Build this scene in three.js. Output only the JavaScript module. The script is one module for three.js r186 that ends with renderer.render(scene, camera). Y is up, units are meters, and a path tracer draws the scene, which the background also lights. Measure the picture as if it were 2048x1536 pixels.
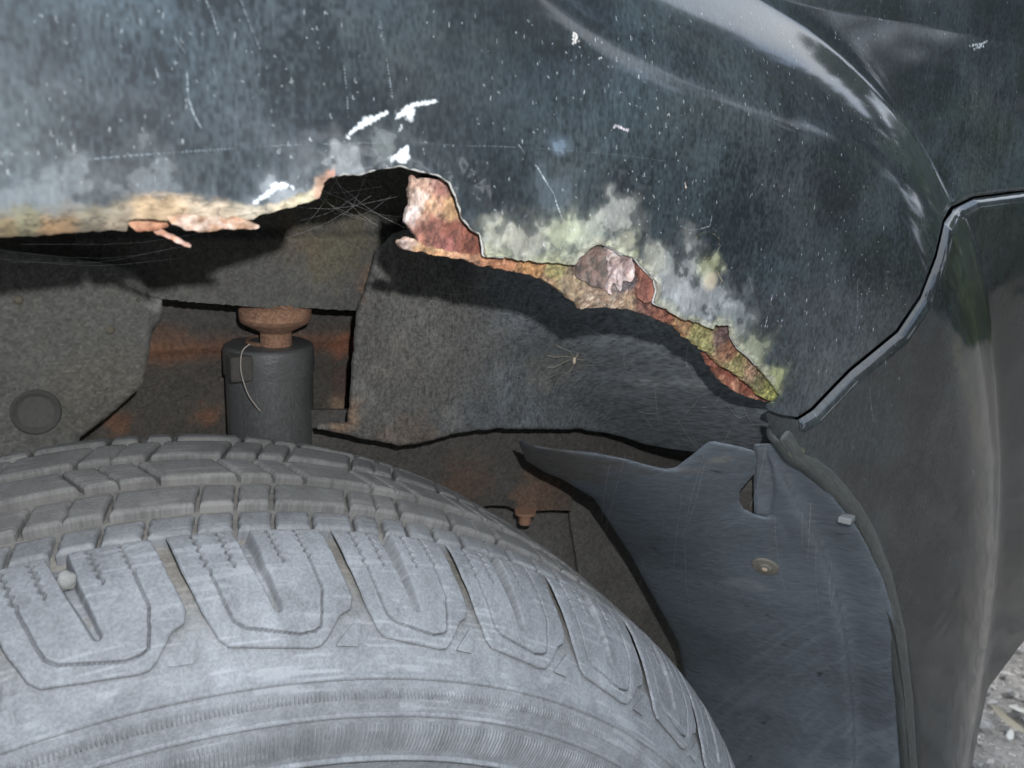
import * as THREE from 'three';
import { mergeGeometries } from 'three/addons/utils/BufferGeometryUtils.js';
import { RoundedBoxGeometry } from 'three/addons/geometries/RoundedBoxGeometry.js';

// ------------------------------------------------------------------ camera, sky, light, exposure
const scene = new THREE.Scene();
const HUB = 0.31;                                             // height of the wheel hub above the ground
const FOCAL = 1751.7;                                         // focal length in pixels of the 2048 x 1536 photograph
const camera = new THREE.PerspectiveCamera(2 * Math.atan(768 / FOCAL) * 180 / Math.PI, 4 / 3, 0.01, 400);
camera.rotation.order = 'YXZ';
camera.position.set(-0.0186, HUB + 0.4333, 0.242);
camera.rotation.set(-0.2571, -0.502, 0.0438);
camera.focus = 0.36; camera.userData.fStop = 20;
camera.updateMatrixWorld(true);

const renderer = new THREE.WebGLRenderer({ antialias: true });
renderer.toneMapping = THREE.LinearToneMapping;
renderer.toneMappingExposure = 1.15;
renderer.shadowMap.enabled = true;

function rng(seed) { let a = seed >>> 0; return () => { a = (a + 0x6D2B79F5) >>> 0; let t = a; t = Math.imul(t ^ (t >>> 15), t | 1); t ^= t + Math.imul(t ^ (t >>> 7), t | 61); return ((t ^ (t >>> 14)) >>> 0) / 4294967296; }; }
const LAT = new Float32Array(256 * 256); { const r = rng(7); for (let i = 0; i < LAT.length; i++) LAT[i] = r(); }
function vn(x, y, p = 256) {                                  // value noise 0..1, period p
  const xf = Math.floor(x), yf = Math.floor(y); let a = x - xf, b = y - yf;
  a = a * a * (3 - 2 * a); b = b * b * (3 - 2 * b);
  const m = (n) => ((n % p) + p) % p & 255;
  const x0 = m(xf), x1 = m(xf + 1), y0 = m(yf) << 8, y1 = m(yf + 1) << 8;
  const t = LAT[y0 + x0], u = LAT[y0 + x1], v = LAT[y1 + x0], w = LAT[y1 + x1];
  return (t + (u - t) * a) * (1 - b) + (v + (w - v) * a) * b;
}
function fbm(x, y, o = 4, p = 256) { let s = 0, a = 0.5, n = 0; for (let i = 0; i < o; i++) { s += a * vn(x + i * 17.3, y + i * 31.7, p); n += a; a *= 0.5; x *= 2; y *= 2; p = Math.min(256, p * 2); } return s / n; }
const clamp = (v, a = 0, b = 1) => v < a ? a : v > b ? b : v;
const ss = (a, b, v) => { const t = clamp((v - a) / (b - a)); return t * t * (3 - 2 * t); };
const mix = (a, b, t) => a + (b - a) * t;
const toS = (c) => { c = clamp(c); return 255 * (c < 0.0031308 ? 12.92 * c : 1.055 * Math.pow(c, 1 / 2.4) - 0.055); };

{ // thin bright cloud over the whole sky
  const w = 512, h = 256, d = new Float32Array(w * h * 4);
  for (let j = 0; j < h; j++) for (let i = 0; i < w; i++) {
    const el = (j / h - 0.5) * Math.PI, az = i / w * Math.PI * 2, k = Math.max(0, Math.sin(el)), o = (j * w + i) * 4;
    const px = Math.cos(az) * Math.cos(el) / (k + 0.25), py = Math.sin(az) * Math.cos(el) / (k + 0.25);
    const c = ss(0.3, 0.75, fbm(px * 2 + 40, py * 2 + 40, 5));
    const g = 1 - Math.pow(1 - k, 3);
    const L = el < 0 ? 0.35 : 1;
    d[o] = L * (mix(1.35, 0.72, g) * (1 - c) + 1.75 * c); d[o + 1] = L * (mix(1.5, 0.98, g) * (1 - c) + 1.85 * c); d[o + 2] = L * (mix(1.65, 1.45, g) * (1 - c) + 1.95 * c); d[o + 3] = 1;
  }
  const t = new THREE.DataTexture(d, w, h, THREE.RGBAFormat, THREE.FloatType); t.mapping = THREE.EquirectangularReflectionMapping; t.magFilter = THREE.LinearFilter; t.minFilter = THREE.LinearFilter; t.needsUpdate = true;
  scene.background = t; scene.environment = t; scene.backgroundIntensity = 1.5; scene.environmentIntensity = 1.5;
}
const sun = new THREE.DirectionalLight(0xfff3e2, 2.0);         // veiled sun behind the car: this side of it lies in shade
sun.position.set(-2.5, 6, -5); sun.target.position.set(0, 0, 0); sun.shadow.radius = 25; sun.castShadow = true;
Object.assign(sun.shadow.camera, { left: -8, right: 8, top: 8, bottom: -8, near: 0.1, far: 30 }); sun.shadow.mapSize.set(2048, 2048);
scene.add(sun, sun.target);
const FLASH = new THREE.Vector3(0.004, HUB + 0.461, 0.236);    // the camera's own flash, beside and above the lens
const flash = new THREE.PointLight(0xfbfbff, 0.47, 0, 2); flash.position.copy(FLASH); flash.castShadow = true; flash.shadow.radius = 0.12; flash.shadow.camera.near = 0.02;
scene.add(flash);

// ------------------------------------------------------------------ from photograph pixels to surfaces
const V = (x, y, z) => new THREE.Vector3(x, y, z);
const RM = new THREE.Matrix4().makeRotationFromEuler(camera.rotation);
const ray = (px, py) => V((px - 1024) / FOCAL, -(py - 768) / FOCAL, -1).applyMatrix4(RM).normalize();
const C0 = V(camera.position.x, camera.position.y - HUB, camera.position.z);   // the lens in hub coordinates
function cast(px, py, F, t0 = 0.1, t1 = 1.6) {                 // first point along the ray where F changes sign
  const d = ray(px, py), p = V(0, 0, 0), at = (t) => p.copy(C0).addScaledVector(d, t);
  let a = t0, fa = F(at(a));
  for (let t = t0 + 0.004; t < t1; t += 0.004) {
    const f = F(at(t));
    if ((f < 0) !== (fa < 0)) { let lo = a, hi = t; for (let k = 0; k < 22; k++) { const m = (lo + hi) / 2; if ((F(at(m)) < 0) === (fa < 0)) lo = m; else hi = m; } return at((lo + hi) / 2).clone(); }
    a = t; fa = f;
  }
  return at(t1).clone();
}
const sheetSurf = (Z) => ({ Z, P: (u, v, h = 0) => [u, v + HUB, Z(u, v) + h], hit: (px, py) => { const q = cast(px, py, (p) => p.z - Z(p.x, p.y)); return [q.x, q.y]; } });
const flat = (z) => sheetSurf(() => z);
function trace(surf, pts, step = 14) {                         // outline in photograph pixels ({u,v} entries are already metres)
  const out = [];
  for (let i = 0; i < pts.length; i++) {
    const a = pts[i], b = pts[(i + 1) % pts.length];
    if (!Array.isArray(a)) { out.push([a.u, a.v]); continue; }
    if (!Array.isArray(b) || i === pts.length - 1 && pts.open) { out.push(surf.hit(a[0], a[1])); continue; }
    const n = Math.max(1, Math.ceil(Math.hypot(b[0] - a[0], b[1] - a[1]) / step));
    for (let k = 0; k < n; k++) out.push(surf.hit(mix(a[0], b[0], k / n), mix(a[1], b[1], k / n)));
  }
  return out;
}
const line = (surf, pts, step = 14) => { const q = pts.slice(); q.open = true; return trace(surf, q, step); };
function segDist(poly, x, y, closed = true) {
  let m = 1e9; const n = poly.length;
  for (let i = closed ? 0 : 1, j = closed ? n - 1 : 0; i < n; j = i++) {
    const ax = poly[j][0], ay = poly[j][1], dx = poly[i][0] - ax, dy = poly[i][1] - ay, t = clamp(((x - ax) * dx + (y - ay) * dy) / (dx * dx + dy * dy + 1e-15));
    const ex = ax + t * dx - x, ey = ay + t * dy - y, e = ex * ex + ey * ey; if (e < m) m = e;
  }
  return Math.sqrt(m);
}
function inside(poly, x, y) { let c = false; for (let i = 0, j = poly.length - 1; i < poly.length; j = i++) { const a = poly[i], b = poly[j]; if ((a[1] > y) !== (b[1] > y) && x < (b[0] - a[0]) * (y - a[1]) / (b[1] - a[1]) + a[0]) c = !c; } return c; }
function axis(a, b, cell, f0, f1) {                            // grid lines: fine between f0 and f1, growing outside
  const r = []; let x = Math.max(a, f0 ?? a); const e = Math.min(b, f1 ?? b);
  for (; x < e; x += cell) r.push(x);
  let c = cell; for (; x < b; x += c) { r.push(x); c *= 1.22; } r.push(b);
  c = cell; x = r[0]; const l = []; while (x > a) { c *= 1.22; x -= c; l.push(Math.max(a, x)); }
  return l.reverse().concat(r);
}
// A sheet of material: the outline poly in a surface's (u,v), filled on a grid, with a real edge of thickness rim.
function sheet(surf, poly, o = {}) {
  const cell = o.cell ?? 0.0015; let x0 = 1e9, x1 = -1e9, y0 = 1e9, y1 = -1e9;
  for (const p of poly) { x0 = Math.min(x0, p[0]); x1 = Math.max(x1, p[0]); y0 = Math.min(y0, p[1]); y1 = Math.max(y1, p[1]); }
  const su = o.su ?? 1;                                       // metres per unit of u
  const xs = axis(x0 - cell / su, x1 + cell / su, cell / su, o.fx?.[0], o.fx?.[1]), ys = axis(y0 - cell, y1 + cell, cell, o.fy?.[0], o.fy?.[1]);
  const nx = xs.length, ny = ys.length, D = new Float32Array(nx * ny), mp = su === 1 ? poly : poly.map((p) => [p[0] * su, p[1]]);
  for (let j = 0; j < ny; j++) for (let i = 0; i < nx; i++) {
    const X = xs[i] * su, Y = ys[j]; let d = segDist(mp, X, Y); if (!inside(mp, X, Y)) d = -d;
    if (o.ragged) d += o.ragged(xs[i], Y);
    D[j * nx + i] = Math.abs(d) < 1e-7 ? 1e-7 : d;
  }
  const pos = [], uv = [], col = [], idx = [], dn = o.down ?? 1, rim = o.rim ?? 0.001, K = o.uvScale ?? 1, map = new Map(), uvD = [];
  const put = (u, v, d, depth = 0) => { const h = (o.h ? o.h(u, v, d) : 0) - depth, p = surf.P(u, v, h); pos.push(p[0], p[1], p[2]); uv.push((u * su - (o.u0 ?? 0)) * K, (v - (o.v0 ?? 0)) * (o.vScale ?? K)); if (o.color) { const c = depth && o.rimColor ? o.rimColor(u, v, d) : o.color(u, v, d); col.push(c[0], c[1], c[2]); } uvD.push([u, v, d]); return pos.length / 3 - 1; };
  const node = (i, j) => { const k = j * nx + i; let r = map.get(k); if (r === undefined) { r = put(xs[i], ys[j], D[k]); map.set(k, r); } return r; };
  const cross = (i, j, i2, j2) => { const a = D[j * nx + i], b = D[j2 * nx + i2], t = a / (a - b), k = 1e8 + (j * nx + i) * 2 + (j2 > j ? 1 : 0); let r = map.get(k); if (r === undefined) { r = put(mix(xs[i], xs[i2], t), mix(ys[j], ys[j2], t), 0); map.set(k, r); } return r; };
  for (let j = 0; j < ny - 1; j++) for (let i = 0; i < nx - 1; i++) {
    const c = [[i, j], [i + 1, j], [i + 1, j + 1], [i, j + 1]], s = c.map(([a, b]) => D[b * nx + a] > 0);
    if (!(s[0] || s[1] || s[2] || s[3])) continue;
    const pg = [], bd = [];
    for (let k = 0; k < 4; k++) {
      const a = c[k], b = c[(k + 1) & 3];
      if (s[k]) pg.push(node(a[0], a[1]));
      if (s[k] !== s[(k + 1) & 3]) { const [p, q] = (a[0] + a[1] < b[0] + b[1]) ? [a, b] : [b, a]; const e = cross(p[0], p[1], q[0], q[1]); pg.push(e); bd.push([e, s[k]]); }
    }
    for (let k = 2; k < pg.length; k++) idx.push(pg[0], pg[k - 1], pg[k]);
    if (rim > 0) for (let k = 0; k + 1 < bd.length + 1 && bd.length >= 2; k += 2) {
      let A = bd[k], B = bd[k + 1]; if (!B) break; if (!A[1]) [A, B] = [B, A];
      const ua = uvD[A[0]], ub = uvD[B[0]], da = typeof rim === 'function' ? rim(ua[0], ua[1]) : rim, db = typeof rim === 'function' ? rim(ub[0], ub[1]) : rim;
      const a = put(ua[0], ua[1], 0, 1e-6), b = put(ub[0], ub[1], 0, 1e-6), a2 = put(ua[0], ua[1], 0, da), b2 = put(ub[0], ub[1], 0, db);
      idx.push(a, a2, b, b, a2, b2);
    }
  }
  const g = new THREE.BufferGeometry();
  g.setAttribute('position', new THREE.Float32BufferAttribute(pos, 3)); g.setAttribute('uv', new THREE.Float32BufferAttribute(uv, 2));
  if (o.color) g.setAttribute('color', new THREE.Float32BufferAttribute(col, 3));
  if (o.flip) for (let k = 0; k < idx.length; k += 3) { const t = idx[k]; idx[k] = idx[k + 1]; idx[k + 1] = t; }
  g.setIndex(idx); g.computeVertexNormals();
  return g;
}
function blend(surf, list, warp = 0.003, pow = 4) {            // patches of colour at places on a surface, with ragged borders
  const A = list.map(([px, py, r, c]) => { const q = surf.hit(px, py); return [q[0], q[1], r, c]; });
  return (u, v) => {
    const wx = (fbm(u * 300 + 5, v * 300 + 9, 3) - 0.5) * warp * 2, wy = (fbm(u * 300 + 71, v * 300 + 33, 3) - 0.5) * warp * 2; let r = 0, g = 0, b = 0, n = 0;
    for (const [x, y, s, c] of A) { const dx = u + wx - x, dy = v + wy - y, w = Math.pow(s * s / (dx * dx + dy * dy + 1e-7), pow / 2); r += w * c[0]; g += w * c[1]; b += w * c[2]; n += w; }
    return [r / n, g / n, b / n];
  };
}

// ------------------------------------------------------------------ scene graph helpers
const taken = {};
function numbered(n) { const k = taken[n] = (taken[n] ?? -1) + 1; return k ? n + '_' + String(k).padStart(3, '0') : n; }
function part(name, geometry, material, parent, label) { const m = new THREE.Mesh(geometry, material); m.name = name; m.castShadow = m.receiveShadow = true; if (label) m.userData.label = label; parent.add(m); return m; }
function top(o, name, label, category, group) { o.name = numbered(name); o.userData = { ...o.userData, label, category }; if (group) o.userData.group = group; scene.add(o); return o; }
const tube = (pts, r, seg = 24, rs = 6) => new THREE.TubeGeometry(new THREE.CatmullRomCurve3(pts), seg, r, rs, false);

// ------------------------------------------------------------------ small repeating textures (colour, grain, relief)
function tile(n, fn, srgb = true) {
  const d = new Uint8Array(n * n * 4);
  for (let j = 0; j < n; j++) for (let i = 0; i < n; i++) { const c = fn(i / n, j / n), o = (j * n + i) * 4; if (srgb) { d[o] = toS(c[0]); d[o + 1] = toS(c[1]); d[o + 2] = toS(c[2]); } else { const k = clamp(c) * 255; d[o] = d[o + 1] = d[o + 2] = k; } d[o + 3] = 255; }
  const t = new THREE.DataTexture(d, n, n); t.wrapS = t.wrapT = THREE.RepeatWrapping; t.magFilter = THREE.LinearFilter; t.minFilter = THREE.LinearMipmapLinearFilter; t.generateMipmaps = true; if (srgb) t.colorSpace = THREE.SRGBColorSpace; t.needsUpdate = true; return t;
}
const grey = (v, t = [1, 1, 1]) => [v * t[0], v * t[1], v * t[2]];
const speck = (u, v, n, th) => { const k = vn(u * n, v * n, n); return ss(th, th + 0.06, k); };
const fineBump = tile(512, (u, v) => 0.6 * fbm(u * 64, v * 64, 3, 64) + 0.4 * vn(u * 256, v * 256, 256), false);
const feltTex = tile(1024, (u, v) => {                        // matted fibres holding dust
  const a = fbm(u * 10, v * 10, 4, 10) * 6.28, x = u * 128 + Math.round(3 * Math.cos(a)), y = v * 128;
  const f = Math.abs(vn(u * 180 + 3 * vn(u * 20, v * 20, 20), v * 64 + 5 * vn(u * 16 + 9, v * 16, 16), 256) - 0.5) * 2, g = vn(u * 64 + 2 * vn(u * 30, v * 30, 30), v * 200, 256);
  const d = ss(0.45, 0.8, fbm(u * 14 + 3, v * 14, 4, 14));
  return grey(0.46 + 0.45 * (1 - f) * (0.45 + .6 * d) + 0.18 * ss(0.72, 0.85, g) * d + 0.45 * (vn(u * 256, v * 256, 256) - 0.5), [1, 0.99, 0.96]);
});
const feltBump = tile(1024, (u, v) => 0.5 * Math.abs(vn(u * 180 + 3 * vn(u * 20, v * 20, 20), v * 64 + 5 * vn(u * 16 + 9, v * 16, 16), 256) - 0.5) * 2 + 0.3 * vn(u * 256, v * 256, 256) + 0.3 * fbm(u * 8, v * 8, 3, 8), false);
const gritTex = tile(1024, (u, v) => grey(0.66 + 0.32 * (fbm(u * 10, v * 10, 6, 10) - 0.5) + 0.34 * (vn(u * 256, v * 256, 256) - 0.5) + 0.2 * (vn(u * 128 + 7, v * 128, 128) - 0.5) + 0.5 * speck(u, v, 256, 0.90) + 0.3 * speck(u + 0.3, v, 128, 0.95), [1, 0.99, 0.95]));
const plasticTex = tile(1024, (u, v) => { const s = ss(0.55, 0.8, vn(u * 200, v * 10, 200)) * ss(0.4, 0.7, fbm(u * 8, v * 8, 3, 8)); return grey(0.74 + 0.7 * (fbm(u * 8 + 4, v * 8, 6, 8) - 0.5) + 0.14 * s + 0.22 * (vn(u * 256, v * 256, 256) - 0.5) + 0.5 * speck(u, v, 200, 0.955) - 0.45 * speck(u + 0.5, v + 0.2, 90, 0.94), [1, 1, 1]); });
const pale = (c) => [c[0] * .98, c[1] * 1.06 + .003, c[2] * 1.16 + .004];
const rustTex = tile(1024, (u, v) => { const a = fbm(u * 24, v * 24, 5, 24), b = fbm(u * 60 + 7, v * 60, 4, 60); const k = 0.72 + 0.7 * (a - 0.45) + 0.45 * (b - 0.5); return [clamp(k * 1.05), clamp(k * (0.92 + 0.3 * (b - 0.5))), clamp(k * (0.86 + 0.4 * (b - 0.5)))]; });
const rustBump = tile(1024, (u, v) => 0.6 * fbm(u * 24, v * 24, 5, 24) + 0.4 * ss(0.35, 0.7, fbm(u * 60 + 7, v * 60, 4, 60)), false);
const dustyRubber = tile(1024, (u, v) => {
  const a = fbm(u * 6, v * 6, 5, 6), b = fbm(u * 30 + 3, v * 12, 4, 30), w = ss(0.52, 0.7, fbm(u * 10 + 5, v * 8 + 2, 4, 10));
  const m = ss(0.5, 0.66, fbm(u * 18 + 2, v * 14 + 8, 5, 18)); const scuff = ss(.55, .8, vn(u * 10, v * 150, 150)) * ss(.45, .6, fbm(u * 12 + 7, v * 20, 3, 12)); const k = 0.74 + 0.16 * (a - 0.5) + 0.22 * (b - 0.5) + 0.04 * w - 0.10 * m + 0.22 * scuff + 0.26 * (vn(u * 256, v * 256, 256) - 0.5) + 0.5 * speck(u, v, 150, 0.965);
  return [clamp(k * 0.985), clamp(k), clamp(k * 1.015)];
});
const M = (o) => new THREE.MeshStandardMaterial({ roughness: 0.9, metalness: 0, side: THREE.DoubleSide, ...o });
const rep = (t, r, s = r) => { const c = t.clone(); c.repeat.set(r, s); c.needsUpdate = true; return c; };
const rgb = (r, g, b) => new THREE.Color().setRGB(r, g, b);
const mat = {
  felt: M({ map: rep(feltTex, 4.3), bumpMap: rep(feltBump, 4.3), bumpScale: 0.0003, vertexColors: true, roughness: 1 }),
  grit: M({ map: rep(gritTex, 4.1), bumpMap: rep(fineBump, 5), bumpScale: 0.0007, vertexColors: true, roughness: 0.95 }),
  liner: M({ map: rep(plasticTex, 3.3), bumpMap: rep(fineBump, 5), bumpScale: 0.0003, vertexColors: true, roughness: 0.62 }),
  rust: M({ map: rep(rustTex, 17), bumpMap: rep(rustBump, 17), bumpScale: 0.0006, vertexColors: true, roughness: 0.95 }),
  rubber: M({ map: rep(dustyRubber, 6), bumpMap: rep(fineBump, 20), bumpScale: 0.00012, color: rgb(0.27, 0.30, 0.325), roughness: 0.85 }),
  tread: M({ map: rep(dustyRubber, 6), bumpMap: rep(fineBump, 20), bumpScale: 0.0002, vertexColors: true, roughness: 0.9 }),
  groove: M({ map: rep(dustyRubber, 9), color: rgb(0.17, 0.155, 0.135), roughness: 1 }),
  underseal: M({ map: rep(gritTex, 4), color: rgb(0.15, 0.145, 0.135), roughness: 0.95 }),
  web: M({ color: rgb(0.40, 0.40, 0.39), roughness: 0.6 }),
};

// ------------------------------------------------------------------ the car: shape of the outer skin
const bodyZ = (x, y) => (x < 0.30 ? 0.022 - 0.19 * x + 0.27 * x * Math.max(x, 0) : -0.0107 - 0.028 * (x - 0.30) - 0.2 * (x - 0.30) ** 2) - 0.8 * Math.max(0, y - 0.405) * clamp(y - 0.405, 0, 0.09);
const drop = (f) => mix(0.009, 0.019, ss(0.3, 1.0, f));
const ridge = (() => {                                        // crease where the wheel-arch flare meets the body side, as radius over angle
  const s = sheetSurf((x, y) => bodyZ(x, y) - drop(Math.atan2(y, x)));
  return [[1500, 0], [1620, 60], [1750, 170], [1840, 290], [1900, 430], [1955, 600], [1985, 760], [1999, 900], [1999, 1000], [1990, 1150], [1958, 1400], [1935, 1536]].map(([a, b]) => { const [x, y] = s.hit(a, b); return [Math.atan2(y, x), Math.hypot(x, y)]; }).sort((a, b) => a[0] - b[0]);
})();
const ridgeFit = (() => {                                     // smooth cubic through the traced crease
  const n = 4, A = Array.from({ length: n }, () => new Float64Array(n + 1));
  for (const [f, r] of ridge) for (let i = 0; i < n; i++) { for (let j = 0; j < n; j++) A[i][j] += f ** (i + j); A[i][n] += r * f ** i; }
  for (let i = 0; i < n; i++) for (let k = 0; k < n; k++) if (k !== i) { const m = A[k][i] / A[i][i]; for (let j = i; j <= n; j++) A[k][j] -= m * A[i][j]; }
  return A.map((row, i) => row[n] / row[i]);
})();
const F0 = ridge[0][0], F1 = ridge.at(-1)[0];
function ridgeR(f0) { const f = f0 > F1 ? F1 + 0.12 * Math.tanh((f0 - F1) / 0.12) : f0 < F0 ? F0 + 0.1 * Math.tanh((f0 - F0) / 0.1) : f0; return 0.05 * ss(1.1, 1.6, f0) + ridgeFit[0] + f * (ridgeFit[1] + f * (ridgeFit[2] + f * ridgeFit[3])); }
console.log('ridge', ridge.map((p) => p.map((q) => q.toFixed(3)).join(':') + '~' + ridgeR(p[0]).toFixed(3)).join(' '));
function skinZ(x, y) {
  const r = Math.hypot(x, y), f = Math.atan2(y, x), R = ridgeR(f), w0 = R - r, w = 0.5 * (w0 + Math.sqrt(w0 * w0 + 0.000016)), W = clamp(0.62 * (R - 0.40), 0.02, 0.055), D = drop(f);
  return bodyZ(x, y) - (w < W ? D * (1 - w / W) ** 1.9 : 0);
}
const roll = (d, r) => d >= r ? 0 : r - Math.sqrt(Math.max(0, r * r - (r - Math.max(d, 0)) ** 2));
const plain = sheetSurf(skinZ);
const SEAM = [[1600, 836], [1625, 820], [1700, 742], [1795, 664], [1842, 594], [1873, 512], [1888, 446], [1906, 416], [1950, 395], [2048, 382], [2200, 374], [2360, 372]];
const seam = line(plain, SEAM, 20);
const EDGE = [[-160, 482], [0, 474], [100, 470], [190, 461], [252, 461], [259, 440], [300, 437], [350, 441], [400, 440], [440, 437], [505, 441], [517, 430], [560, 419], [600, 409], [640, 396], [648, 366], [664, 353], [690, 347], [720, 348], [760, 336], [800, 331], [840, 341], [880, 351], [900, 366], [914, 395], [925, 435], [944, 458], [962, 468], [966, 490], [968, 511], [1010, 515], [1060, 523], [1100, 524], [1148, 531], [1158, 513], [1172, 502], [1186, 490], [1203, 487], [1222, 495], [1243, 509], [1266, 513], [1280, 530], [1294, 544], [1309, 560], [1313, 582], [1308, 606], [1332, 617], [1356, 636], [1400, 647], [1424, 658], [1429, 649], [1458, 651], [1462, 672], [1476, 697], [1490, 707], [1514, 731], [1542, 765], [1561, 793], [1552, 802], [1535, 808], [1532, 818], [1560, 829]];
const edgeLine = line(plain, EDGE, 16);
const fenderS = sheetSurf((x, y) => {
  let z = skinZ(x, y); const ds = x > 0.14 ? segDist(seam, x, y, false) : 1;
  z -= roll(ds, 0.0025);
  if (x < 0.06) { const r = Math.hypot(x, y); z -= roll(r - 0.4105, 0.0065) * (1 - ss(0.03, 0.06, x)); }
  return z;
});
const LIP = 0.392, lipZ = (f) => skinZ(LIP * Math.cos(f), LIP * Math.sin(f)) - 0.02 + 0.002 * ss(.3, .9, f);
const bumperS = sheetSurf((x, y) => { const ds = y > 0.2 ? segDist(seam, x, y, false) : 1; return skinZ(x, y) + 0.0030 * (1 - ss(0.01, 0.12, ds)) - roll(ds - 0.0002, 0.0060) - roll(Math.hypot(x, y) - LIP, 0.02); });

// ------------------------------------------------------------------ the paint: dust, scratches, chips and stains, laid out in metres on the panel
const PX0 = -0.07, PY0 = 0.06, PW = 0.52, PH = 0.47, TW = 2048, TH = 1856;
const paint = (() => {
  const n = TW * TH, A = new Float32Array(n * 3), RO = new Float32Array(n), B = new Float32Array(n), sx = PW / TW, sy = PH / TH;
  const hz = line(plain, EDGE.slice(29), 24), rimL = line(plain, EDGE.slice(0, 20), 24), rng1 = rng(11);
  const rustAt = blend(plain, [[0, 450, 6, [.22, .17, .09]], [60, 440, 6, [.17, .155, .09]], [110, 462, 5, [.27, .17, .085]], [200, 440, 6, [.17, .15, .1]], [230, 455, 5, [.3, .24, .16]], [320, 432, 6, [.42, .3, .17]], [420, 428, 6, [.45, .36, .24]], [500, 432, 5, [.42, .36, .25]], [655, 370, 6, [.4, .25, .16]], [690, 348, 6, [.45, .25, .18]], [620, 400, 5, [.48, .42, .26]]], 0.002);
  const places = [[1180, 470, 70, [.46, .48, .38], .42], [1230, 440, 60, [.46, .46, .42], .42], [1130, 470, 45, [.44, .46, .30], .42], [1040, 490, 70, [.46, .45, .36], .45], [985, 480, 40, [.46, .46, .36], .42],
    [1330, 560, 80, [.42, .44, .43], .42], [1400, 600, 70, [.44, .46, .46], .40], [1450, 640, 60, [.40, .43, .42], .34], [1300, 520, 40, [.45, .44, .34], .42], [1250, 480, 35, [.45, .44, .3], .4], [1500, 700, 45, [.44, .46, .30], .42], [1540, 760, 40, [.46, .48, .22], .5], [1420, 535, 30, [.42, .43, .22], .4], [1380, 470, 30, [.3, .3, .28], .22],
    [560, 395, 60, [.42, .45, .47], .32], [690, 330, 60, [.42, .45, .45], .30], [760, 290, 50, [.36, .40, .38], .22], [1122, 290, 26, [.30, .40, .52], .32], [1110, 380, 60, [.2, .25, .29], .16], [850, 410, 60, [.34, .38, .40], .12], [300, 405, 130, [.36, .39, .4], .18], [100, 405, 130, [.34, .37, .38], .18]]
    .map(([a, b, r, c, k]) => { const p = plain.hit(a, b), q = plain.hit(a + r, b), t = plain.hit(a, b + r); return [p[0], p[1], Math.hypot(q[0] - p[0], q[1] - p[1]), Math.hypot(t[0] - p[0], t[1] - p[1]), c, k]; });
  for (let j = 0; j < TH; j++) for (let i = 0; i < TW; i++) {
    const x = PX0 + (i + 0.5) * sx, y = PY0 + (j + 0.5) * sy, o = j * TW + i;
    // black paint under a road film: blotches, rain-washed streaks and grain
    const wob = (vn(x * 90, y * 30) - 0.5) * 0.004;
    const blot = fbm(x * 38 + 3, y * 38 + 8, 4), streak = fbm((x + wob) * 700, y * 36, 3), fine = vn(x * 1500, y * 620), g2 = vn(x * 950 + 50, y * 950);
    let film = 0.045 + 0.11 * ss(0.32, 0.72, blot) * (0.65 + 0.5 * streak) + 0.025 * ss(0.5, 0.8, streak) + 0.05 * (fbm(x * 150 + 7, y * 110, 4) - 0.45) + 0.13 * (fine - 0.42) * (0.4 + blot) + 0.09 * (g2 - 0.5);
    film = Math.max(0.004, (film - 0.025) * 0.58 * (0.6 + 0.8 * ss(0.3, 0.7, fbm(x * 9 + 40, y * 9, 3))));
    const warm = fbm(x * 26 + 60, y * 26 + 10, 3);
    let r = mix(0.007, mix(0.18, 0.27, warm), film), g = mix(0.010, 0.29, film), b = mix(0.013, mix(0.36, 0.28, warm), film), ro = 0.62 + 0.8 * film, bu = 0.5 + 0.10 * (g2 - 0.5) * film + 0.06 * (fbm(x * 160, y * 160, 2) - 0.5);
    for (const [cx, cy, rx, ry, c, k] of places) {              // bloom and stains of perished paint, broken by the grain of the streaks
      const dx = (x - cx) / rx, dy = (y - cy) / ry, q = dx * dx + dy * dy; if (q > 3.2) continue;
      const f = 1 - 0.8 * Math.sqrt(q) + 1.15 * (fbm(x * 210 + 9, y * 210, 5) - 0.5), crackle = ss(0.006, 0.03, Math.abs(fbm(x * 320 + 50, y * 320, 4) - 0.5));
      let a = 0.8 * k * (0.62 * ss(-0.1, 1.0, f) * (0.6 + 0.8 * fbm(x * 900, y * 420, 3)) + 0.62 * ss(0.50, 0.62, f) * (0.30 + 0.75 * fbm(x * 560, y * 460, 4)) * (0.45 + 0.55 * crackle) + 0.3 * ss(0.49, 0.53, f) * (1 - ss(0.53, 0.60, f)));
      a = clamp(a, 0, 0.95); r = mix(r, c[0], a); g = mix(g, c[1], a); b = mix(b, c[2], a); ro = mix(ro, 0.75, a); bu += a * (0.35 * (fbm(x * 500, y * 500, 3) - 0.4) + 0.7 * (fbm(x * 190, y * 190, 2) - 0.45));
    }
    A[o * 3] = r; A[o * 3 + 1] = g; A[o * 3 + 2] = b; RO[o] = ro; B[o] = bu;
  }
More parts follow.
